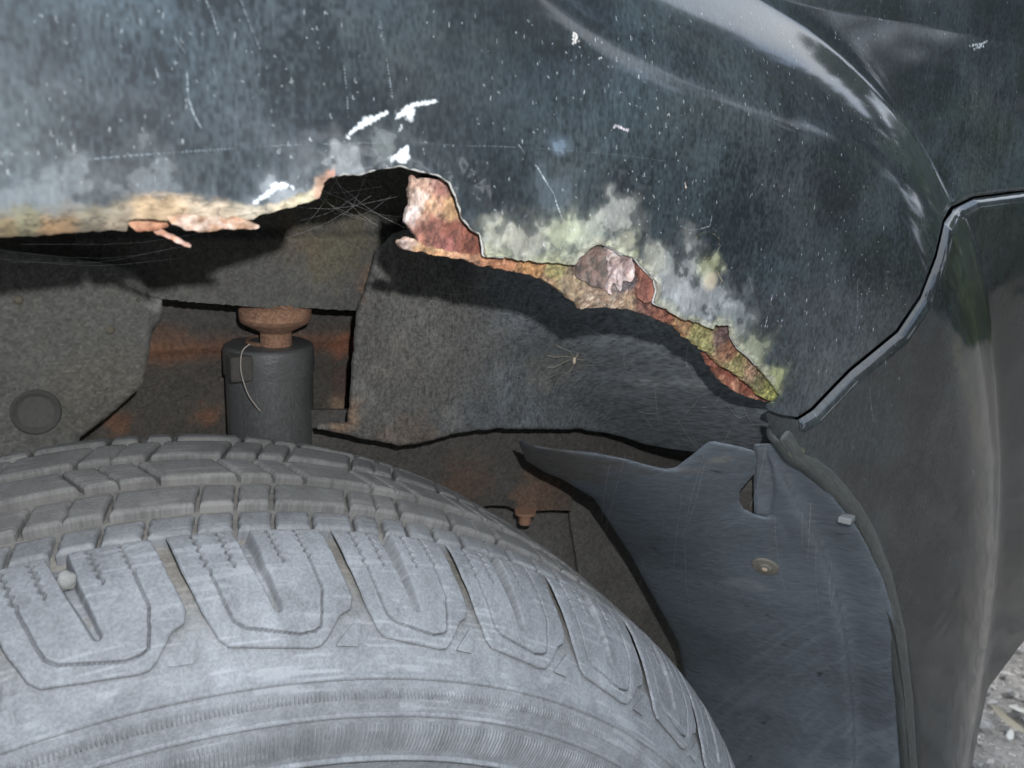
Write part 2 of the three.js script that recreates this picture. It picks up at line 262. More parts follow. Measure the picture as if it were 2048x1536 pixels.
  // rust and perished edge beside the broken rim
  for (let j = 0; j < TH; j++) for (let i = 0; i < TW; i++) {
    const x = PX0 + (i + 0.5) * sx, y = PY0 + (j + 0.5) * sy; if (y < 0.34 || y > 0.45 || x > 0.24) continue; const o = j * TW + i;
    let d = 1, c = null, a = 0; const n1 = fbm(x * 260, y * 260 + 3, 4) - 0.5;
    if (x < 0.052) { d = segDist(rimL, x, y, false); const wid = mix(0.0064, 0.0028, ss(0.016, 0.034, x)); a = 1 - ss(0.55, 1.1, (d + n1 * 0.004) / wid); if (a > 0) c = rustAt(x, y); }
    else if (x > 0.088) { d = segDist(hz, x, y, false); const t = fbm(x * 90 + 3, y * 90, 2); a = (1 - ss(0.2, 1.2, (d + n1 * 0.004) / (0.0020 + 0.003 * t))) * 0.75 * (0.5 + 0.8 * vn(x * 1500, y * 900)); if (a > 0) { const s = fbm(x * 150 + 9, y * 150 + 5, 3); c = [mix(.52, .46, s), mix(.48, .47, s), mix(.38, .24, s)]; } }
    if (!c || a <= 0) continue;
    const gr = (0.2 + 1.35 * fbm(x * 330, y * 760, 5)) * (0.55 + 0.45 * ss(0.006, 0.04, Math.abs(fbm(x * 170 + 30, y * 420, 4) - 0.5)));
    for (let k = 0; k < 3; k++) A[o * 3 + k] = mix(A[o * 3 + k], c[k] * gr * [.58, .60, .66][k], a);
    RO[o] = mix(RO[o], 0.92, a); B[o] += a * 0.9 * (fbm(x * 600, y * 600, 3) - 0.5);
  }
  const stamp = (x, y, rx, ry, ang, c, a, hgt = 0, ro = 0.5) => {
    const R = Math.max(rx, ry) * 1.2, ca = Math.cos(ang), sa = Math.sin(ang);
    const i0 = Math.max(0, Math.floor((x - R - PX0) / sx)), i1 = Math.min(TW - 1, Math.ceil((x + R - PX0) / sx)), j0 = Math.max(0, Math.floor((y - R - PY0) / sy)), j1 = Math.min(TH - 1, Math.ceil((y + R - PY0) / sy));
    for (let j = j0; j <= j1; j++) for (let i = i0; i <= i1; i++) { const dx = PX0 + (i + .5) * sx - x, dy = PY0 + (j + .5) * sy - y, p = (dx * ca + dy * sa) / rx, q = (-dx * sa + dy * ca) / ry, k = a * (1 - ss(0.45, 1.1, Math.sqrt(p * p + q * q))); if (k <= 0) continue; const o = j * TW + i; for (let n2 = 0; n2 < 3; n2++) A[o * 3 + n2] = mix(A[o * 3 + n2], c[n2], k); RO[o] = mix(RO[o], ro, k); B[o] += hgt * k; }
  };
  const scratch = (pts, wpx, c, a, jit = 0.3) => { const L = line(plain, pts, 3); for (const [x, y] of L) { const w = wpx * 0.00009 * (0.5 + rng1() * 0.7); stamp(x, y, w, w, 0, c, a * (1 - jit + jit * rng1()) * ss(.15, .6, vn(x * 260, y * 260 + 3)), -0.1); } };
  const W1 = [.5, .54, .56], W2 = [.28, .33, .36];
  scratch([[350, 75], [370, 105], [374, 150], [376, 195], [388, 230], [402, 255]], 2.6, W2, .55);
  scratch([[180, 318], [330, 306], [560, 291], [700, 286], [830, 285], [930, 291], [1030, 294]], 2, W2, .42); scratch([[1030, 294], [1150, 302], [1260, 312], [1330, 322]], 1.8, W2, .35);
  scratch([[1038, 290], [1052, 310], [1075, 335], [1095, 368], [1108, 388], [1114, 410], [1124, 436]], 3.2, W1, .75);
  scratch([[688, 130], [693, 180], [697, 235]], 2, W2, .5); scratch([[757, 20], [772, 110], [785, 195]], 2.2, W2, .5); scratch([[412, 0], [425, 30], [437, 70]], 2.4, W2, .5); scratch([[478, -10], [500, 50], [520, 98]], 2, W2, .4);
  scratch([[1246, 378], [1262, 384], [1274, 395]], 2, W2, .6); scratch([[1112, 225], [1118, 250], [1130, 270]], 1.8, W2, .4); scratch([[1715, 560], [1716, 610], [1710, 670]], 2.2, W1, .55);
  scratch([[1362, 452], [1378, 460], [1400, 458], [1420, 452], [1424, 430]], 3, W1, .8); scratch([[1424, 455], [1438, 468], [1436, 500], [1428, 520]], 2, W2, .6);
  scratch([[1530, 655], [1538, 620], [1545, 590]], 3.4, W1, .8); scratch([[1495, 545], [1500, 560], [1506, 585]], 2, W2, .7); scratch([[1728, 770], [1732, 810], [1738, 842]], 3, [.45, .42, .42], .6); scratch([[1750, 770], [1746, 800], [1742, 840]], 2.2, W2, .6);
  // pale filler showing where the paint has chipped away
  const chip = (pts, rpx, c, a) => { for (const [x, y] of line(plain, pts, 4)) for (let k = 0; k < 4; k++) { if (vn(x * 1300 + k * 7, y * 1300) < .42) continue; const r = rpx * 0.00012 * (0.4 + rng1() * 0.8); stamp(x + (rng1() - .5) * rpx * 0.00016, y + (rng1() - .5) * rpx * 0.00012, r, r * (0.5 + rng1() * 0.5), rng1() * 3, c, a * (0.35 + 0.5 * rng1()), 0.12, 0.8); } };
  const WH = [.44, .47, .48];
  chip([[694, 276], [700, 266], [722, 252], [748, 238], [776, 224]], 6, WH, .85); chip([[724, 250], [746, 236]], 9, WH, .7);
  chip([[794, 236], [808, 222], [826, 210], [850, 206], [874, 202]], 6, WH, .85); chip([[806, 226], [826, 222], [818, 236]], 8, WH, .7); chip([[800, 262], [802, 252]], 4, WH, .7);
  chip([[782, 320], [800, 308], [814, 297], [812, 314], [800, 318], [812, 322]], 8, WH, .9);
  chip([[512, 404], [530, 392], [548, 380]], 6, WH, .8); chip([[546, 374], [572, 370]], 7, WH, .85); chip([[584, 374], [588, 380]], 4, WH, .7);
  chip([[1216, 258], [1232, 252], [1256, 260]], 5, [.55, .5, .52], .6); chip([[1146, 88], [1148, 66], [1154, 72], [1150, 84], [1158, 80]], 4, [.6, .58, .54], .7); chip([[1940, 92], [1958, 90], [1974, 84]], 7, WH, .9); chip([[1948, 98], [1966, 92]], 6, WH, .8);
  chip([[1370, 366], [1372, 374]], 4, [.7, .6, .5], .9); chip([[1946, 940], [1949, 950]], 4, WH, .9); chip([[1198, 118], [1202, 116]], 3, WH, .7);
  // curled rings of lifted paint over blisters
  for (const [cx, cy, rx, ry] of [[1421, 562, 21, 24], [1414, 490, 26, 26], [1335, 545, 26, 30]]) { const L = []; for (let k = 0; k <= 26; k++) { const t = k / 26 * 6.28; L.push([cx + rx * Math.cos(t) * (0.9 + 0.2 * vn(k * .7, cx)), cy + ry * Math.sin(t)]); } scratch(L, 2.6, [.56, .46, .26], cx === 1421 ? .7 : .25, .6); if (cx === 1421) { const p = plain.hit(cx, cy); stamp(p[0], p[1], .0042, .0042, 0, [.5, .42, .3], .5, 0.5, .9); } }
  // flecks: small white marks, mostly drawn out downwards
  const fl = (n, x0, x1, y0, y1, amt) => { for (let k = 0; k < n; k++) { const cx = mix(x0, x1, rng1()), cy = mix(y0, y1, rng1()); if (vn(cx / 90, cy / 130 + 5) < 0.42 && rng1() < 0.75) continue; const p = plain.hit(cx, cy), L = 0.00022 + 0.0008 * rng1() ** 2, w = 0.00012 + 0.00014 * rng1(); stamp(p[0], p[1], w, L, -0.25 + rng1() * 0.35, WH, amt * (0.35 + 0.65 * rng1()), 0.15, .5); if (rng1() < .3) stamp(p[0] + w * 1.6, p[1] - L * .7, w, w, 0, WH, amt * .7, .1, .5); } };
  fl(620, 1080, 1780, 20, 760, .8); fl(150, 560, 1100, 20, 460, .55); fl(120, 0, 560, 0, 380, .35); fl(170, 1600, 2040, 500, 1500, .6); fl(80, 1700, 2040, 0, 380, .5);
  const grime = (pts, r, c, a, sf = plain) => { for (const [x, y] of line(sf, pts, 5)) for (let k = 0; k < 2; k++) stamp(x + (rng1() - .5) * r, y + (rng1() - .5) * r, r * (.4 + rng1() * .6), r * (.4 + rng1() * .6), 0, c, a * rng1(), 0.05, .9); };
  grime([[1575, 872], [1588, 900], [1596, 915]], .0030, [.36, .31, .19], .4, bumperS); grime([[1706, 1046], [1726, 1080], [1744, 1120], [1764, 1170], [1780, 1230]], .0035, [.22, .21, .16], .16, bumperS); grime([[1598, 926], [1618, 940], [1645, 962], [1675, 998], [1698, 1034]], .0012, [.36, .33, .25], .3, bumperS); 
  grime([[1900, 690], [1940, 800], [1960, 900], [1966, 1000], [1968, 1080]], .007, [.15, .15, .09], .10);
  const mk = (fn, srgb) => { const d = new Uint8Array(n * 4); for (let o = 0; o < n; o++) { fn(o, d); d[o * 4 + 3] = 255; } const t = new THREE.DataTexture(d, TW, TH); t.magFilter = THREE.LinearFilter; t.minFilter = THREE.LinearMipmapLinearFilter; t.generateMipmaps = true; t.wrapS = t.wrapT = THREE.MirroredRepeatWrapping; if (srgb) t.colorSpace = THREE.SRGBColorSpace; t.needsUpdate = true; return t; };
  return new THREE.MeshPhysicalMaterial({ side: THREE.DoubleSide, metalness: 0, ior: 1.5, roughness: 1, specularIntensity: 0.35, clearcoat: 1, clearcoatRoughness: 0.09, color: 0xffffff, bumpScale: 0.0006,
    map: mk((o, d) => { d[o * 4] = toS(A[o * 3]); d[o * 4 + 1] = toS(A[o * 3 + 1]); d[o * 4 + 2] = toS(A[o * 3 + 2]); }, true),
    roughnessMap: mk((o, d) => { d[o * 4] = d[o * 4 + 1] = d[o * 4 + 2] = clamp(RO[o]) * 255; }), bumpMap: mk((o, d) => { d[o * 4] = d[o * 4 + 1] = d[o * 4 + 2] = clamp(B[o]) * 255; }) });
})();
const paintUV = { uvScale: 1 / PW, vScale: 1 / PH, u0: PX0, v0: PY0 };

// ------------------------------------------------------------------ the car: panels
const car = new THREE.Group();
top(car, 'parked_car', 'scratched black car with a rusted-through rear wheel arch above a dusty tyre', 'car');

const arcL = []; for (let a = 100; a <= 165; a += 5) arcL.push({ u: 0.412 * Math.cos(a * Math.PI / 180), v: 0.412 * Math.sin(a * Math.PI / 180) });
const farSeam = seam.at(-1);
const fenderPoly = trace(fenderS, [...arcL.reverse(), ...EDGE, ...line(plain, SEAM.map(([a, b]) => [a - 1.2, b - 1.8]), 8).map(([u, v]) => ({ u, v })), { u: farSeam[0] + 0.25, v: farSeam[1] + 0.02 }, { u: farSeam[0] + 0.25, v: 0.72 }, { u: -0.75, v: 0.72 }, { u: -0.75, v: 0.107 }], 12);
const dEdge = (x, y) => segDist(edgeLine, x, y, false);
const fender = part('fender_panel', sheet(fenderS, fenderPoly, { cell: 0.0008, fx: [-0.04, 0.345], fy: [0.335, 0.50], rim: 0.0013, ...paintUV,
  ragged: (x, y) => x > -0.03 && x < 0.235 ? 0.0011 * (fbm(x * 700, y * 700, 3) - 0.5) * ss(0, 0.01, x + 0.03) : 0,
  h: (x, y) => { if (x < -0.02 || x > 0.24 || y > 0.46 || y < 0.33) return 0; const e = dEdge(x, y); if (e > 0.03) return 0; const k = Math.exp(-e / 0.006), f = ss(0.085, 0.1, x); return (1 - .8 * ss(.19, .21, x)) * k * (0.0015 * f + 0.0005) * (fbm(x * 180, y * 180, 3) - 0.3) * 1.6 + f * Math.exp(-e / 0.008) * 0.0006 * ss(0.5, 0.8, fbm(x * 260 + 4, y * 260, 2)); } }), paint, car, 'scratched black fender panel with rust holes along its arch edge');

const bumpPoly = trace(bumperS, [...line(plain, SEAM.map(([a, b]) => [a + 1.5, b + 2.2]), 8).map(([u, v]) => ({ u, v })), { u: farSeam[0] + 0.1, v: farSeam[1] - 0.005 }, { u: farSeam[0] + 0.1, v: 0.20 }, [2200, 1130], [2120, 1200], [2048, 1282], [1976, 1376], [1950, 1500], [1925, 1640], [1900, 1800], [1828, 1800], [1824, 1660], [1818, 1536], [1808, 1400], [1790, 1290], [1760, 1170], [1730, 1090], [1706, 1045], [1692, 1020], [1670, 992], [1640, 958], [1612, 934], [1588, 922], [1566, 892], [1546, 864], [1534, 838], [1532, 824], [1560, 835]], 12);
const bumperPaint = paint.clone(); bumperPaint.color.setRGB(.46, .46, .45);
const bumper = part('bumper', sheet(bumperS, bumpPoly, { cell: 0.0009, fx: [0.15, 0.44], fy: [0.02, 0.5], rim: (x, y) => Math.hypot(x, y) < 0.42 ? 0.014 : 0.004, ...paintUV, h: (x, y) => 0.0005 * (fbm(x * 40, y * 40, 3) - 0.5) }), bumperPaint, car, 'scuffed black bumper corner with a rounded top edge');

const terrace = (a, b) => { const t = fbm(a, b, 4) * 7, f = Math.floor(t); return (f + ss(.78, 1, t - f)) / 7 - .5; };   // flaking layers with steep steps
{ const L = line(bumperS, [[1560, 886], [1570, 900], [1590, 926], [1616, 942], [1645, 966], [1675, 1000], [1702, 1036], [1732, 1086], [1762, 1160], [1790, 1275], [1808, 1400], [1818, 1536], [1826, 1700]], 14).map(([x, y]) => { const f = Math.atan2(y, x); return V(x + .004 * Math.cos(f), y + .004 * Math.sin(f) + HUB, bumperS.Z(x, y) - .0035); }); const cap = new THREE.SphereGeometry(.0052, 14, 10); cap.translate(L[0].x, L[0].y, L[0].z); const g = mergeGeometries([tube(L, .0052, L.length * 3, 14), cap]); part('bumper_lip', g, new THREE.MeshPhysicalMaterial({ color: rgb(.075, .082, .082), map: rep(gritTex, .6), roughness: .42, bumpMap: rep(fineBump, 1), bumpScale: .0003, side: THREE.DoubleSide }), bumper, 'rounded dusty black bumper lip'); }
// rusted inner flange behind the broken paint
const flangeS = sheetSurf((x, y) => skinZ(x, y) - 0.0042 - 0.10 * Math.max(0, 0.402 - Math.hypot(x, y)));
const flangeCol = blend(flangeS, [[800, 482, 6, [.55, .42, .34]], [850, 496, 5, [.45, .27, .13]], [930, 515, 5, [.40, .22, .12]], [1000, 525, 5, [.42, .20, .10]], [1070, 540, 5, [.45, .25, .10]], [1110, 540, 5, [.36, .33, .14]], [1090, 560, 5, [.42, .28, .16]], [1150, 570, 6, [.36, .28, .17]], [1200, 595, 6, [.42, .32, .22]], [1260, 600, 5, [.40, .29, .18]], [1180, 530, 7, [.17, .13, .11]], [1200, 545, 5, [.26, .17, .14]], [1195, 505, 5, [.11, .10, .09]], [1235, 530, 7, [.50, .42, .40]], [1245, 505, 6, [.52, .40, .38]], [1255, 560, 5, [.20, .17, .17]], [1295, 580, 7, [.22, .10, .075]], [1280, 535, 4, [.34, .16, .09]], [1330, 635, 5, [.30, .12, .07]], [1365, 640, 5, [.45, .27, .13]], [1400, 675, 6, [.40, .38, .15]], [1445, 665, 5, [.20, .13, .11]], [1460, 705, 5, [.36, .18, .10]], [1470, 730, 6, [.38, .34, .14]], [1505, 740, 5, [.48, .32, .20]], [1510, 765, 5, [.22, .20, .09]], [1540, 780, 6, [.42, .44, .14]], [1555, 792, 6, [.46, .50, .15]]], 0.0022, 5);
const FL = [[792, 487], [798, 479], [815, 474], [836, 478], [850, 489], [880, 498], [930, 508], [972, 508], [995, 500], [1060, 500], [1150, 480], [1180, 470], [1240, 470], [1320, 530], [1340, 590], [1420, 625], [1480, 650], [1530, 725], [1572, 790], [1545, 803], [1530, 798], [1505, 775], [1478, 752], [1440, 728], [1420, 708], [1400, 692], [1372, 675], [1355, 655], [1320, 640], [1292, 628], [1255, 618], [1200, 614], [1164, 616], [1148, 601], [1115, 575], [1080, 556], [1020, 541], [960, 530], [900, 515], [830, 502], [806, 496]];
part('rusty_flange', sheet(flangeS, trace(flangeS, FL, 12), { cell: 0.00045, rim: 0.0025, color: (u, v) => { const c = flangeCol(u, v), k = (0.52 + 1.15 * (fbm(u * 520, v * 1000, 5) - 0.38)) * (.55 + .45 * ss(.005, .04, Math.abs(fbm(u * 160, v * 430 + u * 130, 4) - .5))); return grey(k, pale(c)); }, rimColor: (u, v) => flangeCol(u, v).map((c) => c * 0.8),
  ragged: (x, y) => 0.0016 * (fbm(x * 500, y * 500, 3) - 0.5), h: (x, y) => terrace(x * 150, y * 420 + x * 130) * 0.0016 + 0.0008 * (fbm(x * 500, y * 700, 3) - 0.5) }), mat.rust, fender, 'flaking rusted steel flange with yellow-green lichen');
// rust plate standing in the hole
const plateS = sheetSurf((x, y) => skinZ(x, y) - 0.006 - 0.05 * Math.max(0, y - 0.40));
const plateCol = blend(plateS, [[845, 372, 7, [.55, .38, .28]], [840, 390, 5, [.6, .5, .42]], [885, 375, 6, [.42, .22, .17]], [870, 410, 7, [.55, .36, .22]], [905, 420, 5, [.46, .30, .15]], [820, 430, 5, [.55, .48, .42]], [860, 455, 6, [.26, .11, .075]], [900, 460, 6, [.24, .09, .06]], [945, 485, 6, [.26, .09, .055]], [885, 485, 6, [.26, .10, .08]], [850, 480, 5, [.34, .15, .10]]], 0.0025, 5);
part('rusty_plate', sheet(plateS, trace(plateS, [[824, 354], [845, 358], [870, 358], [900, 364], [935, 400], [960, 430], [990, 480], [990, 520], [930, 512], [880, 506], [838, 494], [831, 472], [826, 462], [808, 444], [815, 420], [822, 398], [820, 380]], 12), { cell: 0.0006, rim: 0.0018, color: (u, v) => grey((0.60 + 1.3 * (fbm(u * 420, v * 420, 5) - 0.42)) * (1 - .45 * ss(.62, .7, fbm(u * 800, v * 800, 2))), pale(plateCol(u, v))),
  ragged: (x, y) => 0.0016 * (fbm(x * 600, y * 600, 3) - 0.5), h: (x, y) => 0.0008 * terrace(x * 240, y * 200) + 0.0007 * (fbm(x * 700, y * 600, 3) - 0.5) }), mat.rust, fender, 'pitted orange and purple rust plate in the hole');
// layer of pale primer along the broken paint, bare blister and flaking filler
const primer = M({ color: rgb(.42, .43, .42), roughness: .8, map: rep(gritTex, 3) });
for (const [a, b] of [[16, 31], [34, 47], [52, 56]]) { const pts = line(fenderS, EDGE.slice(a, b), 9).map(([x, y]) => V(x + (fbm(x * 900, y * 900, 2) - .5) * .0005, y + HUB + (fbm(x * 900 + 9, y * 900, 2) - .5) * .0005, fenderS.Z(x, y) - .0006)); part('primer_edge', tube(pts, .00038, pts.length * 3, 5), primer, fender, 'thin pale broken paint edge'); }
const bare = (pts, dz, c1, c2, amp, lab, ro) => { const s = sheetSurf((x, y) => skinZ(x, y) + dz); part('paint_blister', sheet(s, trace(s, pts, 8), { cell: .0005, rim: .0012, color: (u, v) => { const t = ss(.35, .65, fbm(u * 420, v * 420, 4)); return [mix(c1[0], c2[0], t), mix(c1[1], c2[1], t), mix(c1[2], c2[2], t)]; }, ragged: (x, y) => .0014 * (fbm(x * 700, y * 700, 3) - .5), h: (x, y, d) => .5 * amp * (fbm(x * 420, y * 300, 4) - .5) - .0012 * ss(0, .003, d) }), mat.rust, fender, lab); };
bare([[1152, 548], [1157, 515], [1172, 503], [1192, 490], [1210, 498], [1222, 524], [1216, 552], [1206, 578], [1180, 570], [1162, 560]], -.0026, [.085, .075, .068], [.17, .135, .12], .0012, 'bare dark blister in the rusted edge');
bare([[1212, 492], [1240, 508], [1264, 514], [1272, 540], [1262, 566], [1246, 560], [1240, 585], [1228, 560], [1222, 588], [1210, 580], [1220, 545]], -.0022, [.46, .42, .41], [.24, .20, .20], .0022, 'flaking pinkish white filler in the rusted edge');
bare([[1276, 522], [1292, 545], [1308, 560], [1312, 582], [1306, 604], [1288, 606], [1272, 590], [1280, 560], [1272, 535]], -.0020, [.14, .062, .048], [.24, .115, .085], .0008, 'smooth red-brown rust lobe');
// hanging lower flake beside the bumper, and curled flakes on the left
const lipS = sheetSurf((x, y) => skinZ(x, y) - 0.010);
part('rust_flake', sheet(lipS, trace(lipS, [[1408, 706], [1425, 712], [1442, 734], [1470, 748], [1500, 770], [1530, 792], [1546, 806], [1528, 802], [1490, 793], [1465, 780], [1438, 757], [1420, 730]], 10), { cell: 0.0006, rim: 0.002, color: (u, v) => { const t = fbm(u * 260, v * 260, 4), k = 0.75 + 0.7 * (fbm(u * 700, v * 700, 3) - 0.4); return grey(k, [mix(.24, .48, ss(.4, .65, t)), mix(.09, .27, ss(.4, .65, t)), mix(.06, .18, ss(.4, .65, t))]); }, ragged: (x, y) => 0.001 * (fbm(x * 700, y * 700, 2) - .5), h: (x, y) => 0.0025 * (fbm(x * 200, y * 200, 3) - .5) }), mat.rust, fender, 'red-brown hanging rust flake beside the bumper joint');
const flake = (pts, dz, c1, c2, amp = 0.002, tilt = 0) => { const y0 = plain.hit(pts[0][0], pts[0][1])[1], s = sheetSurf((x, y) => skinZ(x, y) + dz + tilt * (y - y0)); part('rust_flake', sheet(s, trace(s, pts, 10), { cell: 0.0005, rim: 0.0012, color: (u, v) => { const t = ss(.35, .65, fbm(u * 300, v * 600, 4)), k = .58 + 1.0 * (fbm(u * 420, v * 900, 4) - .4); return grey(k, [mix(c1[0], c2[0], t), mix(c1[1], c2[1], t), mix(c1[2], c2[2], t)].map((q, n) => q * [1, 1.1, 1.3][n])); }, ragged: (x, y) => 0.0009 * (fbm(x * 700, y * 700, 2) - .5), h: (x, y) => amp * (fbm(x * 260, y * 400, 3) - .5) }), mat.rust, fender); };
flake([[252, 434], [300, 440], [345, 436], [360, 446], [330, 456], [300, 462], [272, 462], [258, 455]], -0.004, [.26, .11, .05], [.44, .24, .13]);
flake([[330, 430], [400, 430], [440, 436], [470, 434], [500, 440], [522, 454], [500, 458], [450, 458], [410, 463], [375, 460], [345, 448]], 0.0006, [.44, .34, .24], [.36, .22, .12], 0.002, -0.3);
flake([[440, 436], [470, 440], [504, 442], [522, 455], [480, 457], [450, 450]], 0.0012, [.40, .22, .12], [.46, .32, .2]);
flake([[300, 456], [325, 458], [352, 472], [380, 486], [390, 500], [370, 495], [340, 478], [312, 468]], -0.006, [.44, .24, .14], [.52, .40, .32], 0.001);

// ------------------------------------------------------------------ inside the wheel arch
const C = (k, t = [1, 1, 1]) => () => [k * t[0], k * t[1], k * t[2]];
const spots = (surf, base, list) => { const L = list.map(([px, py, r, c, a]) => { const p = surf.hit(px, py), q = surf.hit(px + r, py); return [p[0], p[1], Math.hypot(q[0] - p[0], q[1] - p[1]), c, a]; }); return (u, v) => { let [r, g, b] = base(u, v); const n = fbm(u * 160, v * 160, 4) - .5; for (const [x, y, s, c, a] of L) { const d = Math.hypot(u - x, v - y) / s + n * 1.1, k = a * (1 - ss(.35, 1.1, d)); r = mix(r, c[0], k); g = mix(g, c[1], k); b = mix(b, c[2], k); } return [r, g, b]; }; };
const ORANGE = [.19, .095, .055], TAN = [.28, .195, .135];
// upper wheelhouse panel, rusted off along its lower edge
const upS = sheetSurf((x, y) => -0.182 + 0.10 * (y - 0.36));
const upFold = upS.hit(690, 480)[1];
part('wheelhouse_panel', sheet(upS, trace(upS, [[150, 240], [900, 240], [820, 420], [790, 470], [770, 520], [745, 570], [722, 622], [680, 620], [640, 618], [600, 616], [560, 618], [500, 614], [440, 608], [400, 606], [360, 602], [322, 598], [240, 590], [150, 585]], 10), { cell: 0.0012, rim: 0.0018, color: spots(upS, C(.108, [1, .99, .93]), [[680, 490, 90, [.14, .125, .075], .6], [600, 480, 60, [.15, .12, .08], .5], [735, 560, 30, [.2, .12, .08], .6]]), ragged: (x, y) => 0.0016 * (fbm(x * 600, y * 600, 3) - .5), h: (x, y) => 0.002 * (fbm(x * 60, y * 60, 3) - .5) - 0.006 * ss(upFold, upFold + .006, y) }), mat.grit, car, 'gritty dark panel with a ragged lower edge');
// chassis rail behind it, with a folded rusty ledge
const foldY = flat(-0.225).hit(500, 676)[1];
const railS = sheetSurf((x, y) => -0.225 + (y > foldY ? -0.006 * ss(0, 0.010, y - foldY) : -0.004 * ss(0, 0.03, foldY - y)) + 0.0022 * Math.exp(-(((y - foldY + 0.003) / 0.003) ** 2)));
part('chassis_rail', sheet(railS, trace(railS, [[100, 520], [800, 520], [800, 1000], [100, 1000]], 40), { cell: 0.0014, rim: 0.002, color: spots(railS, (u, v) => { const k = Math.exp(-(((v - foldY + 0.0045) / 0.0055) ** 2)) * (0.6 + 0.7 * fbm(u * 130, v * 90, 3)), lo = v < foldY; const b = lo ? [.074, .067, .058] : [.074, .070, .064]; return [mix(b[0], .17, clamp(k)), mix(b[1], .084, clamp(k)), mix(b[2], .05, clamp(k))]; }, [[240, 850, 38, ORANGE, .75], [412, 830, 34, ORANGE, .75], [690, 830, 50, TAN, .9], [690, 690, 36, [.24, .10, .06], .8], [330, 690, 60, ORANGE, .5], [690, 760, 40, [.10, .06, .05], .8]]), h: (x, y) => 0.0012 * (fbm(x * 90, y * 90, 3) - .5) }), mat.grit, car, 'brown chassis rail with a band of orange rust');
// left splash plate
const leftX = flat(-.16).hit(292, 640)[0], leftS = sheetSurf((x, y) => -0.158 - 0.05 * x - 0.004 * ss(leftX, leftX + .006, x));
const splash = part('splash_plate', sheet(leftS, trace(leftS, [[-260, 470], [0, 500], [220, 530], [268, 540], [292, 560], [302, 596], [326, 600], [326, 640], [306, 662], [298, 720], [288, 772], [230, 825], [160, 880], [140, 1020], [-260, 1020]], 12), { cell: 0.0012, rim: 0.0022, color: spots(leftS, C(.104, [1, 1, .93]), [[310, 610, 22, [.26, .27, .26], .7], [200, 780, 120, [.13, .12, .10], .6]]), h: (x, y, d) => -roll(d, 0.0025) + 0.0014 * (fbm(x * 40, y * 40, 3) - .5) }), mat.grit, car, 'dull grey-green splash plate with a round plug');
const disc = (px, py, rpx, surf, hgt, name, m, lab, prof) => { const p = surf.hit(px, py), q = surf.hit(px + rpx, py), r = Math.abs(q[0] - p[0]), z = surf.Z(p[0], p[1]); const g = new THREE.LatheGeometry(prof(r, hgt).map(([a, b]) => new THREE.Vector2(a, b)), 40); g.rotateX(Math.PI / 2); const mm = part(name, g, m, splash, lab); mm.position.set(p[0], p[1] + HUB, z); return mm; };
const plugMat = M({ map: rep(gritTex, 3), color: rgb(.072, .072, .066), roughness: .8, bumpMap: fineBump, bumpScale: .0003 }), rivetMat = M({ color: rgb(.11, .10, .072), roughness: .85, map: rep(gritTex, 2) });
disc(72, 824, 51, leftS, 0.0018, 'plug', plugMat, 'round rubber plug', (r, h) => [[0, h * .25], [r * .72, h * .3], [r * .84, h * .55], [r * .93, h], [r, h * .7], [r * 1.04, -.0004]]);
for (const [a, b, r] of [[220, 660, 11], [37, 600, 11], [276, 600, 4]]) disc(a, b, r, leftS, 0.0016, 'rivet', rivetMat, undefined, (rr, h) => [[0, h], [rr * .5, h * .9], [rr * .85, h * .5], [rr, -.0004]]);
// felt-like liner, wavy along its bottom
const feltS = sheetSurf((x, y) => { const r = Math.hypot(x, y); return -0.160 + 0.130 * ss(0.17, 0.30, x) * ss(0.38, 0.43, r) + 0.004 * (fbm(x * 22, y * 22, 3) - .5); });
part('felt_liner', sheet(feltS, trace(feltS, [[742, 560], [760, 500], [790, 470], [900, 430], [1200, 430], [1450, 560], [1580, 720], [1600, 850], [1585, 900], [1520, 902], [1450, 906], [1395, 906], [1340, 900], [1300, 893], [1255, 878], [1215, 868], [1165, 860], [1080, 860], [1000, 858], [950, 864], [905, 872], [870, 882], [835, 890], [800, 893], [760, 886], [720, 877], [680, 867], [636, 860], [632, 850], [700, 848], [706, 790], [712, 700], [716, 640], [728, 600]], 12), { cell: 0.0013, rim: 0.0026, color: spots(feltS, (u, v) => { const t = ss(.12, .2, u + (fbm(u * 40, v * 40, 3) - .5) * .06); return [mix(.128, .118, t), mix(.125, .132, t), mix(.117, .143, t)]; }, [[690, 835, 46, [.27, .18, .12], .8], [820, 880, 70, [.16, .12, .09], .6], [900, 690, 150, [.16, .155, .142], .5], [1100, 740, 120, [.165, .16, .145], .5], [1115, 750, 14, [.05, .05, .048], .6], [1300, 765, 60, [.25, .265, .27], .5], [1380, 770, 40, [.26, .275, .28], .5], [722, 600, 18, [.18, .10, .07], .6]]), ragged: (x, y) => 0.0014 * (fbm(x * 240, y * 240, 3) - .5), h: (x, y, d) => -roll(d, 0.002) + 0.0035 * (fbm(x * 30 + 8, y * 30, 3) - .5) + 0.0008 * (fbm(x * 200, y * 200, 3) - .5) }), mat.felt, car, 'matted dark felt liner with a wavy lower edge');
